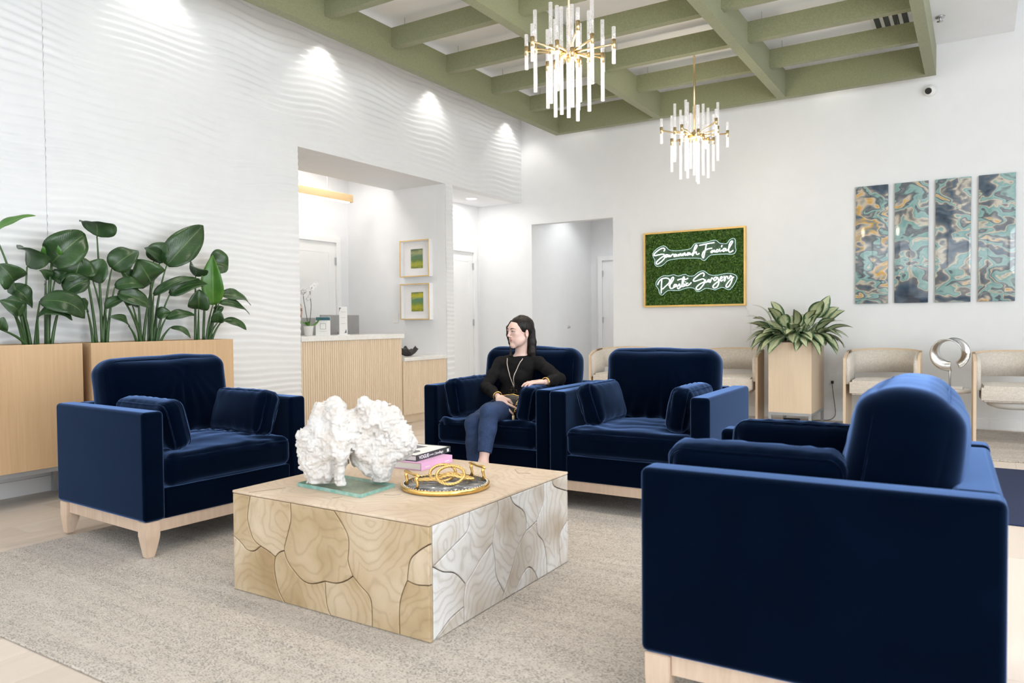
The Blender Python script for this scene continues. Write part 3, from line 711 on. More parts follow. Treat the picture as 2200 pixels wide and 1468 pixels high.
def armchair(x, y, deg, label, seed):
    t = thing('armchair', label, 'armchair', (x, y, .011), radians(deg), 'navy velvet lounge armchairs')
    for s in (-1, 1): wnormal(link('arm', me_arm, 'velvet', t, (s*(CW-AT)/2, 0, 0)))
    wnormal(link('back_frame', me_backf, 'velvet', t)); wnormal(link('base_panel', me_base, 'velvet', t))
    sc = link('seat_cushion', cushion('seat_cushion', IW-.012, CD-.10, .17, (.045, .045, .05), (.0, .01, .032), 46, .008, seed, seat_fold(seed)), 'velvet', t, (0, -.063, .43))
    for z in (-.055, .062): MB().tube(seam_loop(IW-.024, CD-.112, z, .042), .0035, 6, True).build('piping', 'velvet', sc)
    bc = link('back_cushion', cushion('back_cushion', IW-.02, .25, .50, (.085, .115, .085), (.0, .045, .012), 52, .014, seed+5, back_fold(seed)), 'velvet', t, (0, CD/2-.245, .745), (radians(-9), 0, 0))
    ring = [(q[0], -.085, q[1]) for q in seam_loop(IW-.02-.040, .50-.040, 0, .075)]
    MB().tube(ring, .003, 6, True).build('piping', 'velvet', bc); MB().tube([(a, .085, c) for a, b, c in ring], .003, 6, True).build('piping', 'velvet', bc)
    for sy in (-1, 1): MB().box(-CW/2+.09, CW/2-.09, sy*(CD/2-.04)-.015, sy*(CD/2-.04)+.015, CZ-.062, CZ-.0005).build('apron_rail', 'leg_wood', t)
    for sx in (-1, 1): MB().box(sx*(CW/2-.04)-.015, sx*(CW/2-.04)+.015, -CD/2+.09, CD/2-.09, CZ-.062, CZ-.0005).build('apron_rail', 'leg_wood', t)
    for (sx, sy), m in LEGS.items(): link('leg', m, None, t, (sx*(CW/2-.049), sy*(CD/2-.049), 0))
    return t
def side_pillow(chair, sx, label, seed, dy=-.12, lean=14, yaw=0, dz=.0, L=.52, Hh=.27, dx=0):
    me = cushion('side_pillow', L, .125, Hh, (.05, .05, .05), (.006, .022, .006), 22, .005, seed, pillow_fold(seed))
    me.materials.append(MAT['velvet'])
    o = bpy.data.objects.new('side_pillow', me); COL.objects.link(o)
    M = Matrix.Translation((sx*(IW/2-.105-dx), dy, .52+Hh/2+dz)) @ Matrix.Rotation(radians(90)+radians(yaw), 4, 'Z') @ Matrix.Rotation(radians(lean)*sx, 4, 'X')
    cm = Matrix.Translation(chair.location) @ chair.rotation_euler.to_matrix().to_4x4()
    o.matrix_world = cm @ M
    ring = seam_loop(L-.018, Hh-.018, 0, .045)
    for yy in (-.045, .045): MB().tube([(q[0], yy, q[1]) for q in ring], .003, 6, True).build('piping', 'velvet', o)
    tag(o, label, 'pillow', 'loose velvet side pillows'); return o
chL = armchair(1.757, -6.795, 87.2, 'navy velvet armchair in front of the oak planters, empty', 1)
chB = armchair(2.90, -4.87, .8, 'navy velvet armchair the person in the black sweater sits in', 2)
chC = armchair(3.945, -4.905, .9, 'empty navy velvet armchair right beside the seated person', 3)
chR = armchair(5.34, -6.89, -88.4, 'large foreground navy velvet armchair seen from its side and back', 4)
side_pillow(chL, -1, 'navy side pillow on the planter armchair, against its nearer arm', 11, -.17)
side_pillow(chL, 1, 'navy side pillow on the planter armchair, against its farther arm', 12, -.15, 18)
side_pillow(chB, -1, "navy side pillow left of the person in the black sweater", 13, -.17, 10)
side_pillow(chB, 1, "navy side pillow under the seated person's resting hand", 14, -.17, 10, Hh=.235)
side_pillow(chC, -1, 'navy side pillow in the empty middle armchair, on its left', 15, -.1, 18)
side_pillow(chC, 1, 'navy side pillow in the empty middle armchair, on its right', 16, -.12, 10)
side_pillow(chR, 1, 'navy side pillow in the foreground armchair, nearer the camera', 17, -.17, 12, dz=.02)
side_pillow(chR, -1, 'navy side pillow in the foreground armchair, farther from the camera', 18, -.12, 12, dz=.015)
# ------------------------------------------------------------------ teak root coffee table
SF= {"a":[[0.106,1.0],[0.091,0.836],[0.089,0.745],[0.104,0.638],[0.124,0.556],[0.162,0.509]],"b":[[0.0,0.557],[0.045,0.502],[0.081,0.442],[0.123,0.445],[0.162,0.509]],"c":[[0.162,0.509],[0.207,0.478],[0.246,0.435]],"d":[[0.335,1.0],[0.337,0.845],[0.319,0.698],[0.3,0.571],[0.297,0.517]],"e":[[0.246,0.435],[0.268,0.486],[0.297,0.517]],"f":[[0.297,0.517],[0.314,0.424],[0.352,0.338],[0.397,0.267],[0.447,0.259],[0.513,0.313]],"g":[[0.513,0.313],[0.57,0.32],[0.618,0.366],[0.652,0.423]],"h":[[0.562,0.999],[0.609,0.87],[0.632,0.776],[0.634,0.665],[0.63,0.551],[0.652,0.423]],"i":[[0.246,0.435],[0.24,0.326],[0.252,0.177],[0.271,0.077],[0.297,0.0]],"j":[[0.513,0.313],[0.516,0.177],[0.523,0.076],[0.54,0.0]],"k":[[0.652,0.423],[0.692,0.346],[0.731,0.274],[0.741,0.169],[0.741,0.0]],"l":[[1.0,0.85],[0.953,0.772],[0.916,0.675],[0.903,0.495]],"m":[[0.903,0.495],[0.878,0.358],[0.867,0.235],[0.867,0.0]],"n":[[0.903,0.495],[0.946,0.478],[1.0,0.497]]}
SR= {"a":[[0.224,1.0],[0.221,0.88],[0.198,0.815],[0.133,0.757],[0.063,0.696],[0.001,0.645]],"b":[[0.001,0.645],[0.061,0.559],[0.131,0.495],[0.195,0.352]],"c":[[0.412,1.0],[0.42,0.883],[0.396,0.777],[0.374,0.613]],"d":[[0.374,0.613],[0.304,0.53],[0.241,0.426],[0.195,0.352]],"e":[[0.195,0.352],[0.183,0.233],[0.183,0.154]],"e2":[[0.183,0.154],[0.183,0.0]],"x":[[0.183,0.154],[0.099,0.115],[0.04,0.045],[0.0,0.0]],"f":[[0.374,0.613],[0.392,0.446],[0.401,0.272],[0.456,0.073]],"g":[[0.456,0.073],[0.442,0.0]],"h":[[0.627,0.577],[0.562,0.454],[0.524,0.305],[0.487,0.171],[0.456,0.073]],"i":[[0.506,1.0],[0.537,0.905],[0.601,0.808],[0.629,0.703],[0.627,0.577]],"j":[[0.627,0.577],[0.673,0.601],[0.718,0.633]],"k":[[0.779,1.0],[0.779,0.817],[0.749,0.727],[0.718,0.633]],"l":[[0.718,0.633],[0.722,0.493],[0.773,0.369],[0.797,0.193],[0.8,0.0]],"m":[[0.531,0.001],[0.588,0.133],[0.646,0.187],[0.695,0.106],[0.722,0.0]],"n":[[0.854,1.0],[0.878,0.915],[0.999,0.808]],"o":[[0.999,0.478],[0.932,0.378],[0.914,0.251],[0.93,0.001]]}
TX0, TX1, TY0, TY1, TZ0, TZ1 = 2.925, 4.04, -7.365, -6.265, .0112, .459
PF = [['TL', 'a', '-b', ('p', 0, .557)], ['d', '-e', '-c', '-a'], ['h', '-g', '-f', '-d'], ['b', 'c', 'i', 'BL'], ['e', 'f', 'j', '-i'], ['g', 'k', '-j'], ['TR', 'l', 'm', '-k', '-h'], ['-l', '-n'], ['n', 'BR', '-m']]
PR = [['TL', 'a'], ['c', 'd', '-b', '-a'], ['b', 'e', 'x'], ['e2', '-x'], ['f', 'g', '-e2', '-e', '-d'], ['i', 'h', '-f', '-c'], ['k', '-j', '-i'], ['j', 'l', '-m', '-g', '-h'], ['m'], ['n', 'o', '-l', '-k'], ['TR', '-n'], ['o', 'BR']]
CORN = {'TL': (0, 1), 'TR': (1, 1), 'BL': (0, 0), 'BR': (1, 0)}
def poly_of(spec, S):
    pts = []
    for q in spec:
        if isinstance(q, tuple): seg = [(q[1], q[2])]
        elif q in CORN: seg = [CORN[q]]
        else:
            seg = catmull([Vector((a, b)) for a, b in S[q.strip('-')]], 5)
            if q[0] == '-': seg = seg[::-1]
            seg = [(p.x, p.y) for p in seg]
        for p in seg:
            p = (min(1, max(0, p[0])), min(1, max(0, p[1])))
            if not pts or (abs(p[0]-pts[-1][0])+abs(p[1]-pts[-1][1])) > 1e-4: pts.append(p)
    if abs(pts[0][0]-pts[-1][0])+abs(pts[0][1]-pts[-1][1]) < 1e-4: pts.pop()
    return pts
def inset(pts, d):
    n = len(pts); A = sum(pts[i].x*pts[(i+1) % n].y-pts[(i+1) % n].x*pts[i].y for i in range(n)); sg = 1 if A > 0 else -1
    out = []
    for i in range(n):
        e1 = (pts[i]-pts[i-1]).normalized(); e2 = (pts[(i+1) % n]-pts[i]).normalized()
        n1 = Vector((-e1.y, e1.x))*sg; n2 = Vector((-e2.y, e2.x))*sg; b = n1+n2
        b = b/max(.35, 1+n1.dot(n2)); out.append(pts[i]+b*d)
    return out
def piece(parent, poly, W, H, fn, m, gap=.0022, thick=.02):
    P = [Vector((u*W, v*H)) for u, v in poly]; A = inset(P, gap); B = inset(P, gap+.003); n = len(P)
    v = [fn(p, thick) for p in A]+[fn(p, .0022) for p in A]+[fn(p, 0) for p in B]
    f = [tuple(range(2*n, 3*n))]
    for k in (0, n): f += [(k+i, k+(i+1) % n, k+n+(i+1) % n, k+n+i) for i in range(n)]
    me = bpy.data.meshes.new('wood_piece'); me.from_pydata([tuple(q) for q in v], [], f); me.update(); fixn(me)
    return link('wood_piece', me, m, parent)
tbl = thing('coffee_table', 'square block coffee table pieced from swirling teak root slices', 'coffee table', ((TX0+TX1)/2, (TY0+TY1)/2, TZ0))
lx, ly, H = (TX1-TX0)/2, (TY1-TY0)/2, TZ1-TZ0
box('core', 'teak_core', tbl, -lx+.008, lx-.008, -ly+.008, ly-.008, 0, H-.008)
for sp in PF: piece(tbl, poly_of(sp, SF), 2*lx, H-.012, lambda p, t: (-lx+p.x, -ly+t, p.y), 'teak_warm')
for sp in PR: piece(tbl, poly_of(sp, SR), 2*ly-.021, H-.012, lambda p, t: (lx-t, -ly+.021+p.x, p.y), 'teak_daylit')
box('top_slab', 'teak_top', tbl, -lx, lx, -ly, ly, H-.012, H, .003)
for pts in ([(-.45, -.55), (-.40, -.44), (-.38, -.40)], [(.10, -.28), (.14, -.27), (.16, -.24)], [(.30, .47), (.36, .40), (.42, .42)], [(-.05, -.44), (-.03, -.40)], [(.33, -.10), (.37, -.03)]):
    MB().tube([(a, max(b, -ly+.003), H-.0001) for a, b in pts], .0011, 5).build('top_crack', 'teak_core', tbl)
for sx, a, b, W in ((-1, 0, 0, 2*ly), ):
    MB().box(-lx, -lx+.012, -ly+.021, ly, 0, H-.012).build('wood_side', 'teak_daylit', tbl)
MB().box(-lx+.012, lx-.021, ly-.012, ly, 0, H-.012).build('wood_side', 'teak_warm', tbl)
# ------------------------------------------------------------------ coral on its glass plate
TT = TZ1+.0005
gp = [at(638, 1045, Z=TT), at(775, 1071, Z=TT), at(850, 1047, Z=TT)]; gp.append(gp[0]+gp[2]-gp[1])
gc = sum((Vector(p) for p in gp), Vector())/4
o = thing('coral_sculpture', 'white coral sculpture on a clear glass plate', 'sculpture', (gc.x, gc.y, TT))
loc2 = [Vector((p.x-gc.x, p.y-gc.y)) for p in gp]
P0 = inset(loc2, .002)
m = MB(); m.add([(p.x, p.y, 0) for p in P0]+[(p.x, p.y, .016) for p in P0], [(3,2,1,0), (4,5,6,7)]+[(i, (i+1) % 4, 4+(i+1) % 4, 4+i) for i in range(4)])
me = m.mesh('glass_base'); fixn(me); me.materials.append(MAT['glass_plate']); me.materials.append(MAT['glass_edge'])
for p in me.polygons:
    if abs(p.normal.z) < .5: p.material_index = 1
link('glass_base', me, None, o)
S = SDF((-.31, -.13, .0), (.33, .16, .46), .0042)
cp = lambda px, py, d=0: ((px-742)/465., d, (1035-py)/465.)
def lob(px, py, r, d=0, rd=None, k=.025, rz=None): S.ell(cp(px, py, d), (r, rd or r*.7, rz or r), k)
for a in [(700, 945, .105, .0, .09), (668, 950, .062, -.01, .055), (690, 905, .055, 0, .06), (715, 890, .055, .01, .06), (735, 905, .06, .0, .07), (672, 985, .055, 0, .06), (705, 1000, .075, .02, .06), (662, 930, .04, -.02, .04), (690, 878, .028, -.02, .03), (725, 868, .03, 0, .035), (745, 930, .06, -.01, .06), (690, 1020, .055, .02, .05),
          (815, 940, .13, .03, .05), (840, 945, .095, .03, .05), (790, 900, .07, .02, .06), (785, 872, .042, .01, .045), (818, 876, .038, .02, .04), (838, 895, .045, .03, .045), (770, 940, .07, .02, .06), (800, 985, .075, .03, .05), (860, 960, .06, .03, .04), (815, 1015, .04, .03, .045), (757, 905, .05, .01, .055), (770, 985, .05, .03, .045), (785, 1005, .035, .03, .04)]: lob(*a)
S.cone(cp(735, 960, -.05), cp(737, 1028, -.06), .034, .017, .03); S.cone(cp(735, 1020, -.06), cp(737, 1034, -.06), .02, .022, .01)
S.cone(cp(680, 1000, .01), cp(682, 1032, .01), .055, .045, .03); S.cone(cp(715, 1000, .02), cp(712, 1032, .02), .045, .04, .03)
S.cone(cp(815, 1000, .02), cp(815, 1030, .02), .045, .036, .03); S.cone(cp(730, 880, -.05), cp(738, 970, -.07), .03, .03, .03)
S.cone(cp(800, 880, -.02), cp(775, 975, -.03), .025, .02, .03); S.cone(cp(830, 900, -.01), cp(810, 990, -.01), .02, .018, .03)
S.ell(cp(700, 958, -.11), (.032, .05, .05), .03, 's'); S.ell(cp(722, 985, -.10), (.02, .04, .03), .02, 's'); S.ell(cp(765, 1026, 0), (.030, .2, .050), .02, 's')
S.ell(cp(760, 862, 0), (.014, .12, .026), .02, 's'); S.ell(cp(790, 945, -.09), (.04, .05, .05), .03, 's'); S.ell(cp(675, 925, -.11), (.025, .05, .03), .03, 's')
sl, x, y, z = S.grid(S.lo, S.lo+S.h*S.n, 0); X_, Y_, Z_ = np.broadcast_arrays(x, y, z)
band = np.abs(S.F) < .03
xx, yy, zz = X_[band], Y_[band], Z_[band]
nz = .012*np.abs(vnoise(xx*28+9, yy*28+9, zz*28+9, 1))+.009*np.abs(vnoise(xx*62+9, yy*62+9, zz*62+9, 2))+.004*vnoise(xx*120+9, yy*120+9, zz*120+9, 3)+.010*vnoise(xx*11+9, yy*11+9, zz*11+9, 4)
S.F[band] += (.0075-nz).astype(np.float32); S.F[:, :, 0] = 1
link('coral', S.mesh('coral'), 'coral', o, (.0, .0, .0165), (0, 0, YAW))
# ------------------------------------------------------------------ agate tray with gold handles, rope knot
tc_ = at(957, 1046, Z=TT); TR = .2
o = thing('round_tray', 'round dark agate tray with gold rim and twig handles', 'tray', (tc_.x, tc_.y, TT))
MB().lathe([(TR-.012, 0), (TR-.002, .002), (TR, .006), (TR, .020), (TR-.003, .0225), (TR-.008, .0225), (TR-.009, .018), (TR-.012, .018)], 64).build('gold_rim', 'gold', o)
MB().lathe([(.001, .004), (TR-.0125, .004), (TR-.0125, .0195), (.001, .0195)], 64).build('agate_plate', 'agate', o)
b = MB()
for i in range(72):
    a = 2*pi*i/72; b.sphere(((TR-.012)*cos(a), (TR-.012)*sin(a), .0215), .0035, 8, 5)
b.build('beaded_edge', 'silver', o)
for sgn in (-1, 1):
    ux = Vector((cos(YAW+.56), sin(YAW+.56), 0)); vy = Vector((-ux.y, ux.x, 0)); c = ux*sgn*(TR-.035)
    e0, e1 = c-vy*.055, c+vy*.055; h = MB()
    for e in (e0, e1): h.tube([e+Vector((0, 0, .0195)), e+Vector((.003, .002, .04)), e+Vector((-.002, 0, .062)), e+Vector((0, 0, .078))], [.0085, .006, .0075, .006], 8)
    k_ = e0+Vector((0, 0, .078))-vy*.02; l_ = e1+Vector((0, 0, .078))+vy*.02
    h.tube([k_, e0+Vector((0, 0, .081)), c+Vector((.003, 0, .077)), e1+Vector((0, 0, .082)), l_], [.004, .0075, .0055, .0075, .004], 8)
    h.build('twig_handle', 'gold', o)
ko = thing('rope_knot', 'gold rope knot of linked rings lying on the tray', 'knot', (tc_.x, tc_.y, TT+.0197))
def rope(path, r, name):
    m = MB(); P = path; N = len(P)
    for st in range(3):
        q = []
        for i in range(N):
            t = (P[(i+1) % N]-P[i-1]).normalized(); u = t.cross(Vector((0, 0, 1))); u = u.normalized() if u.length > .1 else t.orthogonal().normalized(); w = t.cross(u)
            a = 2*pi*(st/3+i*.085); q.append(P[i]+(u*cos(a)+w*sin(a))*r*.55)
        m.tube(q, r*.62, 6, True)
    m.build(name, 'rope_gold', ko)
def ringp(cx, cy, R, z, tilt, ax, n=120, sy=1): return [Vector((cx+R*cos(2*pi*i/n), cy+R*sy*sin(2*pi*i/n), z+tilt*sin(2*pi*i/n+ax))) for i in range(n)]
ru = Vector((cos(YAW), sin(YAW), 0)); rv = Vector((-sin(YAW), cos(YAW), 0))
def iv(a, b): p = ru*a+rv*b; return p.x, p.y
def ringt(a, b, R, z, tilt, n=120): return [ru*(a+R*cos(2*pi*i/n))+rv*(b+R*sin(2*pi*i/n))+Vector((0, 0, z+tilt*sin(2*pi*i/n))) for i in range(n)]
rope(ringt(-.015, .040, .058, .036, .026), .0066, 'rope_ring'); rope(ringt(.026, -.022, .062, .038, .029), .0066, 'rope_ring')
lp = [ru*a+rv*b+Vector((0, 0, c)) for a, b, c in [(-.13, .0, .012), (-.05, .02, .016), (.02, .035, .034), (.09, .03, .020), (.125, .005, .013), (.09, -.018, .020), (.02, -.01, .034), (-.05, -.012, .016)]]
rope(catmull(lp, 15, True), .0066, 'rope_loop')
# ------------------------------------------------------------------ books
def book(name, label, loc, rz, w, d, h, cover, title=None):
    t = thing(name, label, 'book', loc, rz)      # spine along local x at y = 0, pages towards +y
    MB().box(.0, w, .004, d-.004, .0035, h-.0035).build('pages', 'paper', t)
    MB().box(-.003, w+.003, 0, d, 0, .003).build('cover', cover, t); MB().box(-.003, w+.003, 0, d, h-.003, h).build('cover', cover, t)
    MB().box(-.003, w+.003, -.003, .0005, 0, h).build('spine', cover, t)
    if title:
        for txt, x, sz, sh in title:
            me = text_mesh(txt, sz, .0003, 'LEFT', sh, .0004 if sz > .02 else 0); me.materials.append(MAT['white_ink']); link('spine_title', me, None, t, (x, -.0034, h*.5), (radians(90), 0, 0))
    return t
b1n = at(905, 1012, Z=TT); b1r = at(970, 993, Z=TT); dv = (b1r-b1n); rz1 = math.atan2(dv.y, dv.x)
bk = book('book', 'thick pink coffee table book under the charcoal one', (b1n.x, b1n.y, TT), rz1, dv.length, .235, .038, 'pink_paper')
for x in (.03, .2): me = MB().box(x, x+.04, -.0034, -.0031, .012, .016).build('spine_print', 'paper', bk)
b2n = b1n+Vector((-.03, .03, 0)); rz2 = rz1+radians(2)
bk = book('book', 'charcoal VOGUE essentials handbags book on top of the pink one', (b2n.x-.02, b2n.y-.005, TT+.0385), rz2, dv.length+.045, .235, .030, 'charcoal_paper', [('VOGUE', .018, .026, 0), ('essentials', .108, .011, 0), ('|', .158, .018, 0), ('handbags', .166, .020, .25)])
MB().box(.0, dv.length+.03, .006, .228, .0301, .0306).build('jacket_front', 'paper', bk)
MB().prism([(.05, .05), (.10, .045), (.13, .07), (.12, .11), (.07, .13), (.03, .10)], lambda p: (p[0], p[1], .0306), lambda p: (p[0], p[1], .0309)).build('cover_print', 'grey_print', bk)
MB().prism([(.16, .12), (.25, .10), (.265, .19), (.17, .2)], lambda p: (p[0], p[1], .0306), lambda p: (p[0], p[1], .0309)).build('cover_print', 'grey_print', bk)
MB().box(dv.length+.012, dv.length+.03, -.0036, -.0031, .006, .022).build('publisher_mark', 'white_ink', bk)
N1= [[[2.225,2.118],[2.239,2.137],[2.228,2.157],[2.199,2.157],[2.152,2.136],[2.104,2.1],[2.088,2.076],[2.104,2.066],[2.158,2.075],[2.21,2.08],[2.237,2.065],[2.237,2.031],[2.21,1.999],[2.169,1.968],[2.136,1.952],[2.119,1.965],[2.134,1.992],[2.181,2.029],[2.225,2.054],[2.254,2.069]],[[2.28,2.068],[2.263,2.069],[2.248,2.047],[2.257,2.036],[2.28,2.051],[2.289,2.067],[2.283,2.045],[2.298,2.042],[2.309,2.055]],[[2.304,2.067],[2.315,2.041],[2.333,2.059],[2.347,2.072],[2.367,2.063]],[[2.396,2.064],[2.376,2.068],[2.364,2.047],[2.376,2.038],[2.396,2.053],[2.402,2.067],[2.399,2.045],[2.413,2.044]],[[2.425,2.068],[2.43,2.043],[2.447,2.07],[2.459,2.069],[2.459,2.047],[2.476,2.052]],[[2.482,2.073],[2.487,2.045],[2.504,2.077],[2.516,2.071],[2.516,2.049],[2.533,2.054]],[[2.572,2.074],[2.553,2.078],[2.538,2.056],[2.55,2.048],[2.569,2.063],[2.581,2.076],[2.578,2.054],[2.6,2.061]],[[2.6,2.05],[2.64,2.103],[2.673,2.155],[2.662,2.175],[2.643,2.146],[2.626,2.087],[2.614,2.036],[2.634,2.07],[2.662,2.085],[2.665,2.058],[2.684,2.051],[2.704,2.064]],[[2.704,2.165],[2.767,2.174],[2.833,2.183],[2.899,2.189]],[[2.795,2.175],[2.784,2.116],[2.767,2.041],[2.756,2.001],[2.742,2.026],[2.751,2.069],[2.784,2.1],[2.822,2.114],[2.869,2.119]],[[2.893,2.088],[2.871,2.089],[2.855,2.071],[2.866,2.063],[2.888,2.08],[2.901,2.093],[2.899,2.071],[2.92,2.076]],[[2.948,2.094],[2.936,2.099],[2.92,2.078],[2.932,2.067],[2.958,2.081]],[[2.968,2.108],[2.965,2.081],[2.977,2.075],[2.999,2.087]],[[2.988,2.125],[2.998,2.15]],[[3.039,2.106],[3.017,2.105],[3.007,2.079],[3.02,2.07],[3.039,2.09],[3.047,2.106],[3.047,2.079],[3.065,2.083]],[[3.065,2.078],[3.092,2.119],[3.127,2.175],[3.124,2.194],[3.103,2.182],[3.084,2.13],[3.081,2.072],[3.097,2.055],[3.124,2.067],[3.137,2.079]]]
N2= [[[2.138,1.678],[2.156,1.716],[2.197,1.754],[2.244,1.763],[2.285,1.756],[2.305,1.733],[2.297,1.7],[2.256,1.662],[2.209,1.622],[2.194,1.625]],[[2.197,1.743],[2.191,1.681],[2.188,1.564]],[[2.291,1.661],[2.326,1.693],[2.358,1.748],[2.352,1.77],[2.332,1.754],[2.317,1.705],[2.308,1.661],[2.314,1.627],[2.343,1.626],[2.366,1.642]],[[2.395,1.674],[2.372,1.672],[2.36,1.648],[2.372,1.639],[2.392,1.658],[2.4,1.671],[2.4,1.647],[2.418,1.651]],[[2.418,1.651],[2.438,1.678],[2.443,1.662],[2.446,1.634],[2.423,1.618],[2.409,1.63]],[[2.452,1.634],[2.481,1.682],[2.503,1.737],[2.498,1.77],[2.481,1.738],[2.472,1.672],[2.475,1.644],[2.498,1.649]],[[2.412,1.729],[2.452,1.741],[2.503,1.739],[2.532,1.738],[2.554,1.751]],[[2.503,1.682],[2.5,1.649],[2.52,1.659]],[[2.518,1.7],[2.52,1.706]],[[2.554,1.685],[2.534,1.683],[2.526,1.664],[2.54,1.653],[2.565,1.663],[2.597,1.692]],[[2.756,1.765],[2.767,1.786],[2.756,1.809],[2.722,1.802],[2.678,1.774],[2.633,1.737],[2.625,1.716],[2.644,1.707],[2.694,1.719],[2.744,1.733],[2.769,1.721],[2.772,1.689],[2.75,1.651],[2.711,1.609],[2.683,1.596],[2.661,1.611],[2.672,1.638],[2.711,1.669],[2.766,1.694],[2.783,1.705]],[[2.783,1.721],[2.783,1.691],[2.802,1.693],[2.822,1.722],[2.819,1.695],[2.832,1.692]],[[2.832,1.724],[2.843,1.686],[2.86,1.734],[2.871,1.739],[2.887,1.722]],[[2.931,1.745],[2.909,1.748],[2.893,1.727],[2.898,1.706],[2.92,1.716],[2.936,1.747],[2.952,1.709],[2.952,1.661],[2.93,1.624],[2.898,1.611],[2.879,1.626],[2.892,1.652],[2.93,1.683],[2.963,1.703]],[[2.963,1.714],[2.995,1.734],[2.995,1.753],[2.979,1.746],[2.974,1.714],[2.985,1.697],[3.009,1.712]],[[3.022,1.76],[3.028,1.693],[3.044,1.748],[3.054,1.756]],[[3.065,1.758],[3.07,1.726],[3.092,1.731],[3.102,1.762],[3.124,1.735],[3.118,1.692],[3.092,1.64],[3.065,1.617],[3.046,1.625],[3.054,1.652],[3.092,1.699],[3.145,1.744]]]
O1= [[2.122,1.925],[2.092,1.96],[2.098,2.005],[2.075,2.051],[2.066,2.085],[2.087,2.123],[2.14,2.165],[2.211,2.189],[2.252,2.175],[2.304,2.128],[2.43,2.115],[2.572,2.128],[2.617,2.169],[2.651,2.195],[2.768,2.198],[2.904,2.221],[2.964,2.18],[3.05,2.169],[3.087,2.21],[3.135,2.228],[3.161,2.205],[3.161,2.12],[3.169,2.072],[3.134,2.031],[3.039,2.037],[2.866,2.036],[2.811,2.006],[2.773,1.97],[2.739,1.978],[2.701,2.001],[2.544,2.01],[2.43,2.01],[2.286,1.995],[2.216,1.943],[2.163,1.923]]
O2= [[2.197,1.538],[2.159,1.565],[2.15,1.61],[2.12,1.656],[2.109,1.695],[2.139,1.75],[2.209,1.793],[2.285,1.792],[2.355,1.803],[2.418,1.784],[2.509,1.802],[2.56,1.778],[2.628,1.781],[2.689,1.822],[2.756,1.836],[2.833,1.784],[2.931,1.774],[3.038,1.791],[3.129,1.782],[3.182,1.738],[3.145,1.649],[3.091,1.587],[3.054,1.593],[3.006,1.616],[2.952,1.607],[2.903,1.587],[2.865,1.599],[2.783,1.612],[2.711,1.577],[2.661,1.578],[2.627,1.617],[2.543,1.625],[2.429,1.596],[2.348,1.598],[2.279,1.598],[2.232,1.568]]
# ------------------------------------------------------------------ neon sign on a foliage panel
SX0, SX1, SZ0, SZ1 = 1.937, 3.286, 1.383, 2.376
o = thing('neon_sign', 'gold framed foliage panel with white neon script Savannah Facial Plastic Surgery', 'sign', (0, 0, 0))
MB().box(SX0+.01, SX1-.01, -.022, -.002, SZ0+.01, SZ1-.01).build('backing', 'moss', o)
for a in ((SX0, SX1, SZ0, SZ0+.022), (SX0, SX1, SZ1-.022, SZ1), (SX0, SX0+.022, SZ0+.0225, SZ1-.0225), (SX1-.022, SX1, SZ0+.0225, SZ1-.0225)):
    MB().box(a[0], a[1], -.055, -.001, a[2], a[3]).build('frame_rail', 'gold_frame', o)
NL = 9000; r2 = np.random.default_rng(3)
cx = r2.uniform(SX0+.03, SX1-.03, NL); cz = r2.uniform(SZ0+.03, SZ1-.03, NL); cy = r2.uniform(-.046, -.022, NL)
d1_ = r2.normal(size=(NL, 3)); d1_[:, 1] *= .6; d1_ /= np.linalg.norm(d1_, axis=1)[:, None]
d2_ = np.cross(d1_, r2.normal(size=(NL, 3))); d2_ /= np.linalg.norm(d2_, axis=1)[:, None]
c = np.stack([cx, cy, cz], 1); L_ = r2.uniform(.012, .020, NL)[:, None]
V = np.stack([c-d1_*L_, c+d2_*L_*.5, c+d1_*L_, c-d2_*L_*.5], 1).reshape(-1, 3)
fo = link('foliage', npmesh('foliage', V, np.arange(NL*4).reshape(-1, 4), False), 'moss', o); fo['kind'] = 'stuff'
def outline(O, name):
    P = catmull([Vector(p) for p in O], 4, True)
    m = MB(); m.prism([(p.x, p.y) for p in P], lambda p: (p[0], -.052, p[1]), lambda p: (p[0], -.057, p[1])); me = m.mesh(name); fixn(me); link(name, me, 'acrylic_sheet', o)
    MB().tube([(p.x, -.0545, p.y) for p in P], .0032, 5, True).build('acrylic_rim', 'acrylic_rim', o)
outline(O1, 'acrylic_backing'); outline(O2, 'acrylic_backing')
def neon(strokes, ra):
    m = MB()
    for s in strokes:
        p = catmull([Vector((a, -.066, b)) for a, b in s], 5); m.tube(p, ra, 7)
    m.build('neon_tube', 'neon_white', o)
neon(N1[:8], .0064); neon(N1[8:], .0064); neon(N2[:10], .0064); neon(N2[10:], .0064)
MB().tube(catmull([(SX1-.01, -.02, SZ0+.0), (SX1+.03, -.015, SZ0-.1), (SX1+.05, -.012, SZ0-.3), (SX1+.04, -.012, .6), (SX1+.2, -.03, .5)], 6), .004, 6).build('cable', 'white_plastic', o)
# ------------------------------------------------------------------ four poured-paint panels
AX = [(4.54, 4.879), (4.945, 5.279), (5.346, 5.681), (5.749, 6.08)]
for i, ((a, b), lab) in enumerate(zip(AX, ('leftmost tall marbled panel of the four on the back wall', 'second tall marbled panel from the left on the back wall', 'third tall marbled panel from the left on the back wall', 'rightmost tall marbled panel of the four on the back wall'))):
    me = rbox('painted_panel', 0, b-a, -.035, -.001, 1.377, 2.727, .003, 2); ob = link('painted_panel', me, 'marbling', None, (a, 0, 0)); tag(ob, lab, 'painting', 'poured paint panels')
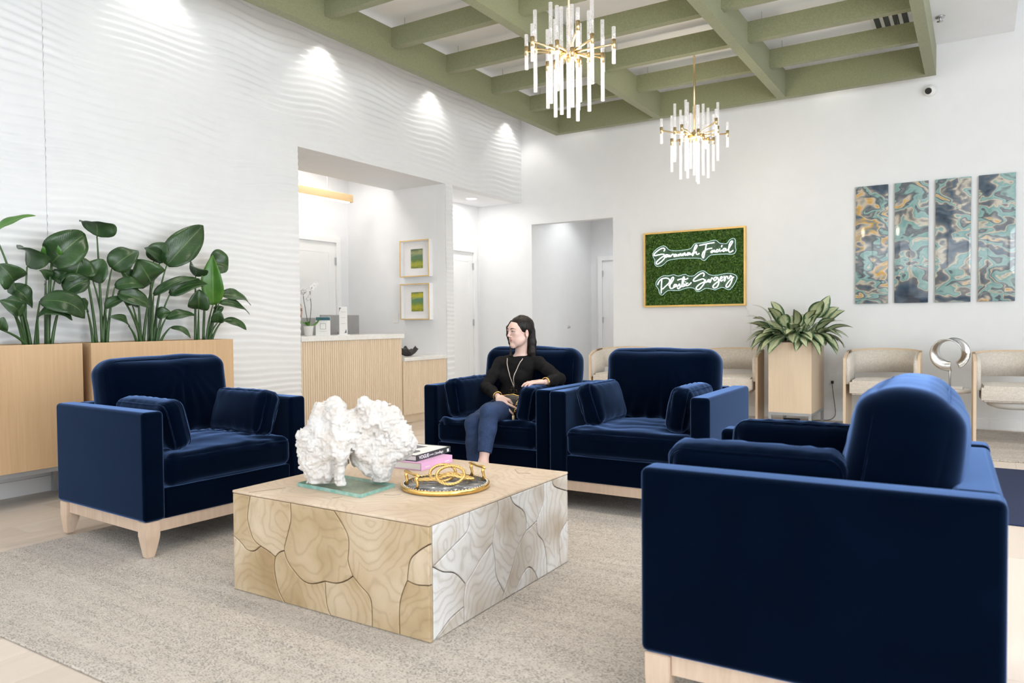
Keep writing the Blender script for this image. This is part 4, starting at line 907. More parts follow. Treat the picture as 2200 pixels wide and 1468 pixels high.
# ------------------------------------------------------------------ framed prints in reception
for (z0, z1, mm, lab) in ((1.80, 2.275, 'meadow_a', 'upper framed meadow print on the reception side wall'), (1.243, 1.71, 'meadow_b', 'lower framed meadow print on the reception side wall')):
    x0, x1 = -.70, -.215; yb = OP1[1]
    t = thing('framed_print', lab, 'framed print', ((x0+x1)/2, yb, (z0+z1)/2), 0, 'framed meadow prints')
    w, h = (x1-x0)/2, (z1-z0)/2; D = .075
    MB().box(-w, w, -.02, -.001, -h, h).build('backboard', 'mat_board', t)
    for q in ((-w, w, -h, -h+.016), (-w, w, h-.016, h), (-w, -w+.016, -h+.0165, h-.0165), (w-.016, w, -h+.0165, h-.0165)): MB().box(q[0], q[1], -D, -.0205, q[2], q[3]).build('frame_rail', 'white_frame', t)
    for q in ((-w, w, -h, -h+.012), (-w, w, h-.012, h), (-w, -w+.012, -h+.0125, h-.0125), (w-.012, w, -h+.0125, h-.0125)): MB().box(q[0], q[1], -D-.004, -D-.0005, q[2], q[3]).build('gold_edge', 'gold_frame', t)
    link('print', rbox('print', -.098, .098, -.024, -.0205, -.125, .125, 0), mm, t)
# ------------------------------------------------------------------ reception desk
t = thing('reception_desk', 'reception desk faced with pale vertical oak slats, white top', 'desk', (0, 0, 0))
DY0, DYM, DY1 = OP1[0]+.004, -2.745, OP1[1]-.004
MB().box(-.55, -.02, DY0, DYM, .10, 1.02).build('carcass', 'slat_oak', t)
MB().box(-.50, -.06, DY0, DY1, 0.0, .0995).build('toe_kick', 'slat_oak', t)
box('counter_top', 'quartz', t, -.62, .012, DY0, DYM+.025, 1.0205, 1.072, .003)
t2 = thing('low_counter', 'lower oak slatted counter with white top at the end of reception', 'counter', (0, 0, 0))
MB().box(-.55, -.02, DYM+.026, DY1, .10, .745).build('carcass', 'slat_oak', t2)
box('counter_top', 'quartz', t2, -.60, .010, DYM+.0265, DY1, .7455, .79, .003)
def slats(parent, y0, y1, z0, z1, n):
    st = (y1-y0)/n; m = MB(); prof = []
    for k in range(7):
        a = pi*k/6; prof.append((-.0195+.0165*sin(a), -st*.44*cos(a)))
    v = [(x, y, z) for z in (z0, z1) for x, y in prof]; f = [tuple(range(6, -1, -1)), tuple(range(7, 14))]+[(i, i+1, i+8, i+7) for i in range(6)]+[(6, 0, 7, 13)]
    m.add(v, f); me = m.mesh('slat'); fixn(me); me.materials.append(MAT['slat_oak'])
    for i in range(n): link('slat', me, None, parent, (0, y0+st*(i+.5), 0))
slats(t, OP1[0]+.005, DYM, .105, 1.018, 50); slats(t2, DYM+.028, DY1, .105, .743, 30)
CT = 1.0725
# items on the desk
p = at(663, 719, X=-.15)
t = thing('potted_orchid', 'white orchid in a white pot on the reception desk', 'orchid', (p.x, p.y, CT))
MB().lathe([(.001, 0), (.040, 0), (.052, .1), (.056, .102), (.052, .105), (.047, .09), (.001, .088)], 28).build('pot', 'white_ceramic', t)
def blade(base, tip, w, sag, nrm, mat, parent, name='leaf', n=10, fold=.25, prof=None, curl=0, twist=0, wav=0, seed=0):
    base, tip = Vector(base), Vector(tip); ax = tip-base; L = ax.length; nrm = Vector(nrm); side = ax.cross(nrm).normalized(); nrm = side.cross(ax).normalized()
    mid = (base+tip)/2+nrm*sag; C = bez(base, mid+(mid-(base+tip)/2), tip, n)
    mm = 6; v = []; uv = []; f = []
    for i, c in enumerate(C):
        tt = i/n; tg = (C[min(i+1, n)]-C[max(i-1, 0)]).normalized(); sd = Matrix.Rotation(twist*(tt-.3), 3, tg) @ side; nn = sd.cross(tg).normalized()
        ww = w*.5*(prof(tt) if prof else (sin(pi*min(1, tt*1.0)**.75)**.75))
        for k in range(mm+1):
            s_ = k/mm*2-1
            q = c+sd*ww*s_*(1-abs(s_)*curl*.3)+nn*(abs(s_)*fold*ww-curl*ww*s_*s_*.6+wav*ww*s_*s_*sin(tt*11+seed+(2 if s_ > 0 else 0))); v.append(q+nn*.0); uv.append((k/mm, tt))
    for i in range(n):
        for k in range(mm): a = i*(mm+1)+k; f.append((a, a+1, a+mm+2, a+mm+1))
    me = bpy.data.meshes.new(name); me.from_pydata([tuple(q) for q in v], [], f); me.update()
    ul = me.uv_layers.new(name='UVMap'); vi = np.empty(len(me.loops), np.int32); me.loops.foreach_get('vertex_index', vi)
    ul.data.foreach_set('uv', np.array(uv, np.float32)[vi].ravel()); me.polygons.foreach_set('use_smooth', [True]*len(me.polygons))
    ob = link(name, me, mat, parent); sm_ = ob.modifiers.new('thick', 'SOLIDIFY'); sm_.thickness = .0012; return ob
for a, b, w, sg in (((0, 0, .095), (-.09, -.10, .13), .05, .03), ((0, 0, .095), (.07, .10, .20), .045, -.03), ((0, 0, .095), (.05, -.06, .14), .045, .03)): blade(a, b, w, sg, (.2, -.4, 1), 'leaf_fresh', t)
s1 = catmull([(0, 0, .09), (-.02, -.02, .28), (-.02, -.045, .42), (.0, -.03, .455)], 8); s2 = catmull([(0, .01, .09), (.0, .04, .3), (.0, .03, .46), (.0, .075, .52), (.0, .11, .545)], 8)
for s_ in (s1, s2): MB().tube(s_, .0032, 6).build('stem', 'orchid_stem', t)
fm = MB()
for k in range(5):
    a = 2*pi*k/5+.3; d = Vector((cos(a), 0, sin(a))); sd = Vector((-sin(a), 0, cos(a)))
    P_ = [Vector((0, 0, 0)), d*.016+sd*.014+Vector((0, -.004, 0)), d*.034+Vector((0, .002, 0)), d*.016-sd*.014+Vector((0, -.004, 0))]
    fm.add(P_, [(0, 1, 2, 3)], True)
fm.sphere((0, -.006, 0), .007, 8, 6)
fme = fm.mesh('blossom'); fme.materials.append(MAT['orchid_petal'])
for q in ((-.02, -.045, .44), (.01, -.02, .47), (-.0, -.07, .46), (0, .02, .41), (0, .03, .47), (0, .06, .51), (0, .09, .53), (.01, .11, .55), (0, -.0, .385)):
    link('blossom', fme, None, t, q, (random.uniform(-.3, .3), random.uniform(-.5, .5), radians(35)+random.uniform(-.5, .5)))
p = at(694, 720, X=-.10); t = thing('desk_card', 'white printed card with teal header standing on the reception desk', 'card', (p.x, p.y, CT), radians(40))
cb = box('card_panel', 'paper', t, -.075, .075, -.003, .003, 0, .20, 0); cb.rotation_euler = (radians(-6), 0, 0)
cw_ = MB().box(-.073, .073, -.0040, -.0031, .163, .197).build('card_header', 'teal_print', t); cw_.rotation_euler = (radians(-6), 0, 0)
for z, w in ((.150, .05), (.142, .04), (.05, .045), (.042, .03)):
    q = MB().box(-w, w, -.0036, -.0031, z, z+.003).build('print_line', 'grey_ink', t); q.rotation_euler = (radians(-6), 0, 0)
for q in ((-.03, .03, .07, .073), (-.03, .03, .127, .13), (-.03, -.027, .073, .127), (.027, .03, .073, .127)):
    r_ = MB().box(q[0], q[1], -.0038, -.0031, q[2], q[3]).build('print_frame', 'charcoal_paper', t); r_.rotation_euler = (radians(-6), 0, 0)
box('foot', 'paper', t, -.075, .075, .0, .05, 0, .003, 0)
p = at(738, 718, X=-.10); t = thing('brochure_stand', 'tall narrow white brochure stand on the reception desk', 'brochure stand', (p.x, p.y, CT), radians(42))
box('base', 'white_plastic', t, -.065, .065, -.03, .035, 0, .008, .001); box('panel', 'paper', t, -.043, .043, -.003, .003, .0085, .31, 0)
for z in (.25, .19, .125): MB().box(-.026, .026, -.0038, -.0031, z, z+.005).build('print_line', 'grey_ink', t)
MB().prism([(-.043, .30), (-.02, .30), (-.036, .28), (-.043, .25)], lambda p: (p[0], -.0031, p[1]), lambda p: (p[0], -.0038, p[1])).build('print_leaf', 'grey_print', t)
MB().prism([(.01, .025), (.035, .025), (.03, .07), (.022, .05)], lambda p: (p[0], -.0031, p[1]), lambda p: (p[0], -.0038, p[1])).build('print_leaf', 'grey_print', t)
wt = thing('work_surface', 'white lower work surface behind the reception counter', 'desk', (0, 0, 0))
box('top', 'quartz', wt, -1.25, -.63, DY0, -2.2, .71, .74, .002); box('end_panel', 'slat_oak', wt, -1.2, -.65, -2.24, -2.2, 0, .7095, 0); box('end_panel', 'slat_oak', wt, -1.2, -.65, DY0, DY0+.04, 0, .7095, 0)
for (ya, yb, ztop, lab) in ((at(688, 680, X=-.75).y, at(769, 677, X=-.75).y, at(730, 677, X=-.75).z, 'computer monitor seen from behind, nearer the framed prints'), (at(688, 680, X=-.75).y-.66, at(688, 680, X=-.75).y-.03, at(665, 683, X=-.75).z, 'computer monitor seen from behind, beside the orchid')):
    t = thing('computer_monitor', lab, 'monitor', (-.75, (ya+yb)/2, .7405), 0, 'reception monitors'); w = (yb-ya)/2; hz = ztop-.7405
    box('case', 'monitor_grey', t, -.012, .02, -w, w, hz-.42, hz, .006); box('screen', 'black_plastic', t, -.0145, -.0125, -w+.01, w-.01, hz-.40, hz-.012, 0)
    box('neck', 'monitor_grey', t, .0, .035, -.06, .06, .0105, hz-.2, .003); box('foot', 'monitor_grey', t, -.12, .1, -.13, .13, 0, .01, .003)
p = at(876, 757, X=-.25); t = MB()
nb_, mb_ = 64, 10; v = []; f = []
for i in range(mb_+1):
    q = i/mb_
    for k in range(nb_):
        a = 2*pi*k/nb_; ru_ = .022*sin(5*a+.8)+.014*sin(9*a+2); rr = .035+q*(.10+.022*sin(3*a+1)); v.append((rr*cos(a)*.8, rr*sin(a)*1.15, .002+.085*q**1.6+ru_*q*q+.004*sin(14*a+9*q)*q))
for i in range(mb_):
    for k in range(nb_): f.append((i*nb_+k, i*nb_+(k+1) % nb_, (i+1)*nb_+(k+1) % nb_, (i+1)*nb_+k))
f.append(tuple(range(nb_-1, -1, -1)))
bme = bpy.data.meshes.new('decor_bowl'); bme.from_pydata(v, [], f); bme.update(); bme.polygons.foreach_set('use_smooth', [True]*len(f))
ob = link('decor_bowl', bme, 'charcoal_bowl', None, (p.x, p.y, .791)); ob.modifiers.new('thick', 'SOLIDIFY').thickness = .006; tag(ob, 'dark crumpled decorative bowl on the low reception counter', 'bowl')
# ------------------------------------------------------------------ oak trough planters
PFX = .42
for (y0, y1, lab) in ((-7.86, -6.672, 'oak trough planter at the left edge, partly out of frame'), (-6.612, -5.422, 'oak trough planter behind the empty armchair, nearer reception')):
    t = thing('trough_planter', lab, 'planter', (.03, (y0+y1)/2, 0), 0, 'oak trough planters'); w = (y1-y0)/2; X1 = PFX-.03
    MB().box(X1-.02, X1, -w, w, .24, 1.078).build('front_panel', 'planter_oak', t); MB().box(0, .02, -w, w, .24, 1.078).build('back_panel', 'planter_oak', t)
    MB().box(.0205, X1-.0205, -w, -w+.02, .24, 1.078).build('end_panel', 'planter_oak', t); MB().box(.0205, X1-.0205, w-.02, w, .24, 1.078).build('end_panel', 'planter_oak', t)
    MB().box(.021, X1-.021, -w+.0205, w-.0205, .24, 1.045).build('soil', 'soil', t)
    fr = MB(); fr.box(.005, .03, -w+.005, w-.005, .21, .2395).box(X1-.03, X1-.005, -w+.005, w-.005, .21, .2395).build('base_frame', 'grey_metal', t)
    for x in (.005, X1-.035):
        for y in (-w+.01, w-.04): MB().box(x, x+.03, y, y+.03, 0, .2095).build('leg', 'grey_metal', t)
# ------------------------------------------------------------------ bird-of-paradise plants (pixel pairs are read off the photo, each leaf at its own depth)
def c1(x, y): return x/3.058, 420+y/3.058
def fat(t): return max(0, (sin(pi*min(1, t*.985+.012)**.74)))**.72
r4 = random.Random(11)
# (ground x, [base], [tip], width m, depth X, roll, sag, material)
PL = {
 'left': [(165, (178, 468), (120, 352), .30, .22, .9, .05, 0), (195, (80, 575), (-10, 450), .22, .26, .4, .05, 0), (160, (105, 790), (-5, 690), .16, .28, .5, .06, 0), (215, (262, 695), (558, 808), .24, .30, .6, .10, 0), (228, (245, 808), (475, 822), .15, .31, .9, .07, 0), (150, (40, 680), (140, 795), .13, .27, .5, .05, 0), (185, (60, 600), (212, 742), .15, .2, .6, .06, 0), (170, (-40, 250), (236, 133), .12, .25, 1.1, .03, 1), (175, (0, 880), (25, 800), .12, .3, .3, .02, 0)],
 'mid': [(310, (335, 450), (560, 255), .33, .24, .25, .05, 0), (318, (345, 430), (335, 285), .16, .22, .2, .02, 1), (330, (430, 640), (590, 560), .20, .26, .5, .04, 0), (320, (360, 560), (440, 500), .14, .2, .3, .02, 0), (310, (300, 560), (258, 492), .13, .2, .5, .02, 0)],
 'tall': [(668, (637, 268), (605, 172), .34, .24, .95, .03, 0), (625, (535, 405), (478, 568), .30, .27, .1, -.06, 0), (670, (735, 480), (905, 362), .23, .25, .3, .04, 0), (700, (610, 560), (680, 420), .2, .2, .4, .03, 0), (605, (572, 758), (492, 690), .12, .26, .6, .03, 0), (690, (755, 600), (950, 605), .14, .28, .5, .06, 0), (700, (690, 740), (860, 682), .12, .25, .7, .03, 0)],
 'big': [(1005, (1095, 460), (1335, 198), .30, .24, .15, .03, 0), (990, (992, 575), (900, 420), .34, .27, .2, .05, 0), (985, (1010, 430), (1085, 310), .2, .18, .2, .02, 0), (940, (1060, 420), (948, 345), .13, .22, .4, .03, 0), (930, (905, 610), (780, 480), .2, .2, .3, .03, 0), (985, (1010, 655), (1332, 552), .13, .28, .8, .06, 0), (1010, (1115, 652), (1365, 582), .17, .30, .5, .06, 0), (915, (775, 640), (985, 735), .18, .30, .4, .05, 0), (910, (870, 722), (885, 660), .12, .27, .3, .02, 0), (1015, (1090, 808), (1292, 792), .12, .30, .6, .05, 0), (1030, (1120, 868), (1252, 940), .07, .31, .7, .05, 0), (890, (845, 858), (715, 798), .09, .28, .6, .04, 0), (1020, (1030, 790), (1120, 765), .13, .24, .4, .02, 0)],
 'right': [(1345, (1400, 718), (1398, 392), .21, .27, .15, .02, 1), (1278, (1285, 532), (1250, 460), .22, .25, .8, .03, 0), (1340, (1375, 440), (1500, 470), .26, .2, .3, .03, 0), (1290, (1305, 745), (1310, 618), .21, .28, .2, .03, 0), (1365, (1450, 650), (1648, 725), .14, .24, .7, .05, 0), (1370, (1440, 705), (1640, 785), .12, .27, .7, .05, 0), (1350, (1430, 835), (1440, 752), .14, .30, .3, .02, 0), (1375, (1465, 820), (1620, 885), .10, .28, .7, .04, 0), (1372, (1420, 770), (1470, 735), .10, .22, .4, .02, 0)]}
LB = {'left': 'bird-of-paradise plant at the far left edge with a low arching leaf', 'mid': 'bird-of-paradise plant with a thick pale stalk at the end of the left planter', 'tall': 'bird-of-paradise plant with the tallest thin stalk and umbrella leaf', 'big': 'bird-of-paradise plant with the biggest upright glossy leaf', 'right': 'bird-of-paradise plant with a bright upright leaf nearest reception'}
for key, leaves in PL.items():
    gx = sum(l[0] for l in leaves)/len(leaves); g0 = at(*c1(gx, 960), X=.22)
    t = thing('bird_of_paradise', LB[key], 'plant', (.22, g0.y, 1.046), 0, 'bird-of-paradise plants')
    org = Vector((.22, g0.y, 1.046))
    for gxx, b_, t_, w, X, roll, sag, mt in leaves:
        gy = at(*c1(gxx, 960), X=.22).y; G = Vector((.22+(X-.22)*.4, gy, 1.046)); X += .02
        B_ = at(*c1(*b_), X=X); T_ = at(*c1(*t_), X=X+(.10 if roll > .7 else .06))
        ax = (T_-B_); vd = (CAM-B_).normalized(); upn = Vector((0, 0, 1))
        nrm = vd*cos(roll)+upn*sin(roll)
        blade(B_-org, T_-org, w*.86, sag, nrm, 'leaf_fresh' if mt else 'leaf_bird', t, fold=r4.uniform(.25, .6), prof=fat, n=14, curl=r4.uniform(0, .4), twist=r4.uniform(-1.0, 1.0), wav=.10, seed=r4.uniform(0, 6))
        mid = Vector(((G.x+B_.x)/2-.01, G.y+(B_.y-G.y)*.25, G.z+(B_.z-G.z)*.6)); path = bez(G-org, mid-org, B_-org, 12)
        r0 = .015 if key == 'mid' and gxx == 310 else .0125
        MB().tube(path, [r0*(1-.62*i/12) for i in range(13)], 7).build('stalk', 'stem_green', t)
# ------------------------------------------------------------------ square planter with variegated plant
t = thing('square_planter', 'square oak planter on grey metal legs between two barrel chairs', 'planter', (4.035, -.755, 0))
w, d = .222, .375
MB().box(-w, w, -d, -d+.02, .195, .955).build('front_panel', 'cube_oak', t); MB().box(-w, w, d-.02, d, .195, .955).build('back_panel', 'cube_oak', t)
MB().box(-w, -w+.02, -d+.0205, d-.0205, .195, .955).build('side_panel', 'cube_oak', t); MB().box(w-.02, w, -d+.0205, d-.0205, .195, .955).build('side_panel', 'cube_oak', t)
MB().box(-w+.021, w-.021, -d+.021, d-.021, .195, .92).build('soil', 'soil', t)
fr = MB(); fr.box(-w, w, -d, -d+.03, .165, .1945).box(-w, w, d-.03, d, .165, .1945).box(-w, -w+.03, -d+.031, d-.031, .165, .1945).box(w-.03, w, -d+.031, d-.031, .165, .1945); fr.build('base_frame', 'grey_metal', t)
for x in (-w, w-.03):
    for y in (-d, d-.03): MB().box(x, x+.03, y, y+.03, 0.0, .1645).build('leg', 'grey_metal', t)
t = thing('variegated_plant', 'bushy variegated green plant spilling from the square planter', 'plant', (4.035, -.755, .921))
r3 = random.Random(5)
for i in range(104):
    q = i/104; el = radians(60-100*q**.7)+r3.uniform(-.12, .12); az = i*2.39996+r3.uniform(-.25, .25)
    d3_ = Vector((cos(az), sin(az), 0)); st_l = r3.uniform(.16, .26) if q > .2 else r3.uniform(.22, .32)
    L = r3.uniform(.23, .31); b0 = Vector((d3_.x*.05, d3_.y*.10, 0)); el1 = max(el, radians(22))
    B_ = b0+d3_*st_l*cos(el1)+Vector((0, 0, st_l*sin(el1)*1.0+.03)); T_ = B_+d3_*L*cos(el)+Vector((0, 0, L*sin(el)-.02))
    if T_.z < .03 and abs(T_.x) < .27 and abs(T_.y) < .42: T_ += d3_*.12
    blade(B_, T_, r3.uniform(.12, .16), .05, Vector((0, 0, 1))*.8+d3_*.3+Vector((r3.uniform(-.3, .3), r3.uniform(-.3, .3), 0)), 'leaf_agl', t, fold=.2, n=8, curl=.2)
    MB().tube(bez(b0, b0+Vector((d3_.x*.02, d3_.y*.02, st_l*.7)), B_, 5), .004, 5).build('stalk', 'stem_pale', t)
# ------------------------------------------------------------------ barrel chairs
def plan(R, yf, n=28, w=None):
    pts = [(-R, yf), (-R, yf*.66), (-R, yf*.33)]; pts += [(-R*cos(pi*i/n), R*.92*sin(pi*i/n)) for i in range(n+1)]; pts += [(R, yf*.33), (R, yf*.66), (R, yf)]
    return pts
def strip(P, Q, z0, z1):
    m = MB(); n = len(P); v = []
    for (p, q), a, b in zip(zip(P, Q), z0, z1): v += [(p[0], p[1], a), (p[0], p[1], b), (q[0], q[1], b), (q[0], q[1], a)]
    f = [(3, 2, 1, 0), (4*n-4, 4*n-3, 4*n-2, 4*n-1)]
    for i in range(n-1):
        for k in range(4): f.append((4*i+k, 4*i+(k+1) % 4, 4*i+4+(k+1) % 4, 4*i+4+k))
    m.add(v, f); me = m.mesh('s'); fixn(me); return me
BR, YFR = .36, -.33
def barrel_meshes():
    Po, Pi, Pp = plan(BR, YFR), plan(BR-.026, YFR), plan(BR-.062, YFR+.012)
    n = len(Po); ztop = [.775, .82, .835]+[.845+.02*sin(pi*i/(n-7)) for i in range(n-6)]+[.835, .82, .775]
    M = {}
    M['back_band'] = strip(Po[2:n-2], Pi[2:n-2], [.60]*(n-4), ztop[2:n-2])
    sl_ = slice(0, 6); sr_ = slice(n-6, n)
    M['side_l'] = strip(Po[sl_], Pi[sl_], [0]*6, ztop[:6]); M['side_r'] = strip(Po[sr_], Pi[sr_], [0]*6, ztop[-6:])
    zt = [z-.018 for z in ztop]; zb = [.50]*5+[.605]*(n-10)+[.50]*5
    M['pad'] = strip(Pi, Pp, zb, zt)
    for k in ('pad', 'back_band'): M[k].polygons.foreach_set('use_smooth', [True]*len(M[k].polygons))
    bm = bmesh.new(); out = plan(BR-.066, YFR-.02, 20); vs_ = [bm.verts.new((x, y, .385)) for x, y in out]; fc = bm.faces.new(vs_); bm.normal_update()
    r_ = bmesh.ops.extrude_face_region(bm, geom=[fc])
    for g in r_['geom']:
        if isinstance(g, bmesh.types.BMVert): g.co.z = .545
    bmesh.ops.recalc_face_normals(bm, faces=bm.faces[:]); bmesh.ops.bevel(bm, geom=[e for e in bm.edges if abs(e.verts[0].co.z-e.verts[1].co.z) < .01], offset=.022, segments=4, affect='EDGES')
    me = bpy.data.meshes.new('seat'); bm.to_mesh(me); bm.free(); me.polygons.foreach_set('use_smooth', [True]*len(me.polygons)); M['seat'] = me
    mb = MB(); mb.lathe([(.001, .30), (.15, .305), (.22, .33), (.26, .3835), (.001, .3835)], 32, sy=.9); M['pan'] = mb.mesh('seat_pan')
    return M
BM_ = barrel_meshes()
def barrel(x, y, deg, label):
    t = thing('barrel_chair', label, 'chair', (x, y, 0.0115 if x > 4.5 else .0005), radians(deg), 'barrel chairs along the back wall')
    link('back_band', BM_['back_band'], 'chair_oak', t); link('side_panel', BM_['side_l'], 'chair_oak', t); link('side_panel', BM_['side_r'], 'chair_oak', t)
    link('upholstered_back', BM_['pad'], 'linen', t); wnormal(link('seat_cushion', BM_['seat'], 'linen', t)); link('seat_pan', BM_['pan'], 'white_plastic', t)
barrel(1.90, -.62, 4, 'barrel chair by the hall opening, behind the two middle armchairs')
barrel(3.27, -.58, 2, 'barrel chair left of the square planter, below the neon sign')
barrel(4.90, -.62, 0, 'barrel chair between the square planter and the pedestal table')
barrel(6.06, -.80, 3, 'barrel chair at the right edge of the photo, cut by the frame')
# ------------------------------------------------------------------ pedestal table and ring sculpture
t = thing('side_table', 'pale round pedestal side table between two barrel chairs', 'side table', (5.50, -.62, .0115))
MB().lathe([(.001, .425), (.185, .425), (.20, .433), (.20, .455), (.192, .462), (.001, .462)], 40).build('table_top', 'stone_white', t)
MB().lathe([(.15, 0), (.155, .02), (.15, .22), (.12, .27), (.085, .30), (.085, .424)], 36).build('pedestal', 'pale_ash', t)
sp_ = (5.50, -.62, .4740)
t = thing('ring_sculpture', 'twisted silver ring sculpture on a white base', 'sculpture', sp_, radians(-6))
box('base', 'stone_white', t, -.13, .13, -.06, .06, 0, .026, .003); MB().tube([(.01, 0, .026), (.01, 0, .20)], .0115, 14).build('rod', 'steel', t)
n = 96; m = 8; v = []; f = []; R = .142; zc = .20+.172
for i in range(n+1):
    a = radians(-62)+radians(336)*i/n; tw = a*.55+.6; wd = .052*(.75+.35*sin(a*.5+.3)); cen = Vector((.01+R*cos(a), 0, zc+R*sin(a))); rad = Vector((cos(a), 0, sin(a))); nor = Vector((0, 1, 0))
    d_ = rad*cos(tw)+nor*sin(tw); e_ = -rad*sin(tw)+nor*cos(tw)
    for k in range(m+1): s_ = k/m*2-1; v.append(cen+d_*wd*s_+e_*.018*(1-s_*s_))
for i in range(n):
    for k in range(m): q = i*(m+1)+k; f.append((q, q+1, q+m+2, q+m+1))
me = bpy.data.meshes.new('twisted_ring'); me.from_pydata([tuple(q) for q in v], [], f); me.update(); me.polygons.foreach_set('use_smooth', [True]*len(f))
ob = link('twisted_ring', me, 'silver', t); sm_ = ob.modifiers.new('thick', 'SOLIDIFY'); sm_.thickness = .008; sm_.offset = 0
# ------------------------------------------------------------------ the seated woman
def rotz(a): c, s = cos(a), sin(a); return np.array([[c, -s, 0], [s, c, 0], [0, 0, 1]])
HO = np.array((2.905, -4.845, 1.128)); HR = rotz(radians(-24)) @ np.array(Matrix.Rotation(radians(2), 3, 'X'))
def hp(*p): return HO+HR@np.array(p)
W0 = np.array((2.83, -4.83, 0.))
def build_head(S, hp, HR):
    S.ell(hp(0, .014, .034), (.070, .088, .078), .0, R=HR)
    S.ell(hp(0, -.026, -.03), (.051, .058, .070), .03, R=HR)
    S.ell(hp(0, -.045, .025), (.056, .045, .05), .02, R=HR)
    for s in (-1, 1):
        S.cone(hp(s*.047, .004, -.048), hp(s*.010, -.064, -.096), .017, .014, .022)
        S.ell(hp(s*.037, -.054, -.014), (.019, .020, .018), .02, R=HR)
        S.ell(hp(s*.072, .012, -.014), (.009, .018, .030), .006, R=HR @ rotz(s*.45)); S.ell(hp(s*.080, .004, -.012), (.005, .009, .014), .004, 's')
    for s in (-1, 1): S.ell(hp(s*.030, -.036, -.058), (.024, .034, .034), .03, R=HR)
    S.cone(hp(0, -.068, -.100), hp(0, -.071, -.095), .0145, .0145, .02)
    S.cone(hp(-.03, -.076, .026), hp(.03, -.076, .026), .011, .011, .014)
    S.cone(hp(0, -.086, .014), hp(0, -.103, -.024), .0070, .0092, .010)
    for s in (-1, 1):
        S.ell(hp(s*.0095, -.095, -.030), (.0075, .009, .006), .006, R=HR)
        S.ell(hp(s*.030, -.096, .008), (.015, .013, .0085), .010, 's')
    S.ell(hp(0, -.073, -.054), (.022, .013, .017), .018, R=HR)
def arm_chain(S, pts, rs, k, g=0):
    for a, b, r1, r2 in zip(pts[:-1], pts[1:], rs[:-1], rs[1:]): S.cone(a, b, r1+g, r2+g, k)
def hand(S, wrist, d, nb, sd, curl, spread=.0, sc=1.0, thumb=1):
    wrist, d, nb, sd = [np.array(q, float) for q in (wrist, d, nb, sd)]; d /= np.linalg.norm(d); nb -= d*(nb@d); nb /= np.linalg.norm(nb); sd = np.cross(d, nb)*thumb
    kn = []
    for i, off in enumerate((-.028, -.010, .009, .026)):
        k_ = wrist+d*(.078-.006*abs(i-1))*sc+sd*off*sc; kn.append(k_); S.cone(wrist+sd*off*.6*sc+d*.012, k_, .014*sc, .0105*sc, .012)
    for i, L in enumerate((.062, .072, .070, .056)):
        p = kn[i]; a = .25*curl[i]; r = .0088
        for j, f in enumerate((.45, .32, .23)):
            q = p+(d*cos(a)-nb*sin(a)+sd*spread*(i-1.5)*.5)*L*f*sc*1.1; S.cone(p, q, r*sc, (r-.0009)*sc, .003); p = q; r -= .0009; a += curl[i]*.75
    p = wrist+d*.02*sc-sd*.022*sc; q = wrist+d*.055*sc-sd*.052*sc-nb*.012*sc; e = q+(d*.9-sd*.15-nb*.4)*.032*sc; S.cone(p, q, .0125*sc, .0105*sc, .01); S.cone(q, e, .0105*sc, .0085*sc, .003)
V3 = lambda *p: np.array(p, float)
neckb = V3(2.885, -4.805, .955); chest = V3(2.872, -4.835, .83); waist = V3(2.86, -4.85, .67); pelv = V3(2.86, -4.86, .60)
shR = V3(2.722, -4.825, .893); shL = V3(3.035, -4.79, .895)
elR = V3(2.715, -5.02, .730); wrR = V3(2.962, -5.235, .690); elL = V3(3.245, -4.87, .795); wrL = V3(3.235, -5.065, .785)
hipR = V3(2.78, -4.87, .575); hipL = V3(2.94, -4.87, .575); knL = V3(3.005, -5.405, .600); anL = V3(3.035, -5.53, .285); toL = V3(3.02, -5.68, .21)
knR = V3(2.865, -5.38, .515); anR = V3(2.925, -5.47, .115); toR = V3(2.90, -5.63, .05)
def torso(S, g=0, k=.05):
    S.ell(chest+V3(0, .005, .0), (.122+g, .082+g, .125+g), k); S.ell(chest+V3(0, -.0, .055), (.132+g, .068+g, .050+g), k)
    S.ell(waist+V3(0, 0, .02), (.112+g, .085+g, .11+g), k); S.ell(pelv, (.150+g, .105+g, .085+g), k)
    for s in (-1, 1): S.ell(chest+V3(s*.062, -.066, -.035), (.048+g, .040+g, .046+g), .03)
    for sh in (shR, shL): S.cone(neckb+V3(0, .01, -.03), sh, .036+g, .043+g, .035)
def arms(S, g=0, cut=0):
    arm_chain(S, [shR, (shR+elR)/2, elR, (elR+wrR)/2, wrR], [.042, .037, .033, .033, .023], .02, g); arm_chain(S, [shL, (shL+elL)/2, elL, (elL+wrL)/2, wrL], [.042, .037, .033, .033, .023], .02, g)
def legs(S, g=0, anks=True):
    for h, kn_, an in ((hipL, knL, anL), (hipR, knR, anR)):
        mid = kn_+(an-kn_)*.33
        arm_chain(S, [h, (h+kn_)/2, kn_], [.084, .074, .058], .03, g); arm_chain(S, [kn_, mid, kn_+(an-kn_)*.8 if not anks else an], [.056, .053, .044 if not anks else .034], .02, g)
person = thing('person', 'person in black sweater and blue jeans sitting cross-legged, holding a small bag', 'person', (2.87, -4.88, .5))
PO = (-2.87, 4.88, -.5)
S = SDF((2.55, -5.75, .0), (3.35, -4.68, 1.29), .0042)
torso(S, -.008); arms(S, -.004); legs(S, -.006)
S.cone(neckb+V3(0, .0, -.04), hp(0, .016, -.05), .047, .041, .03)
build_head(S, hp, HR)
for an, to in ((anL, toL), (anR, toR)): arm_chain(S, [an, an+V3(0, -.03, -.05), to], [.034, .034, .024], .02)
hand(S, wrR+V3(.012, -.012, 0), V3(.52, -.05, -.72), V3(.45, -.85, .3), V3(0, 0, 0), (.25, .3, .35, .4), .9)
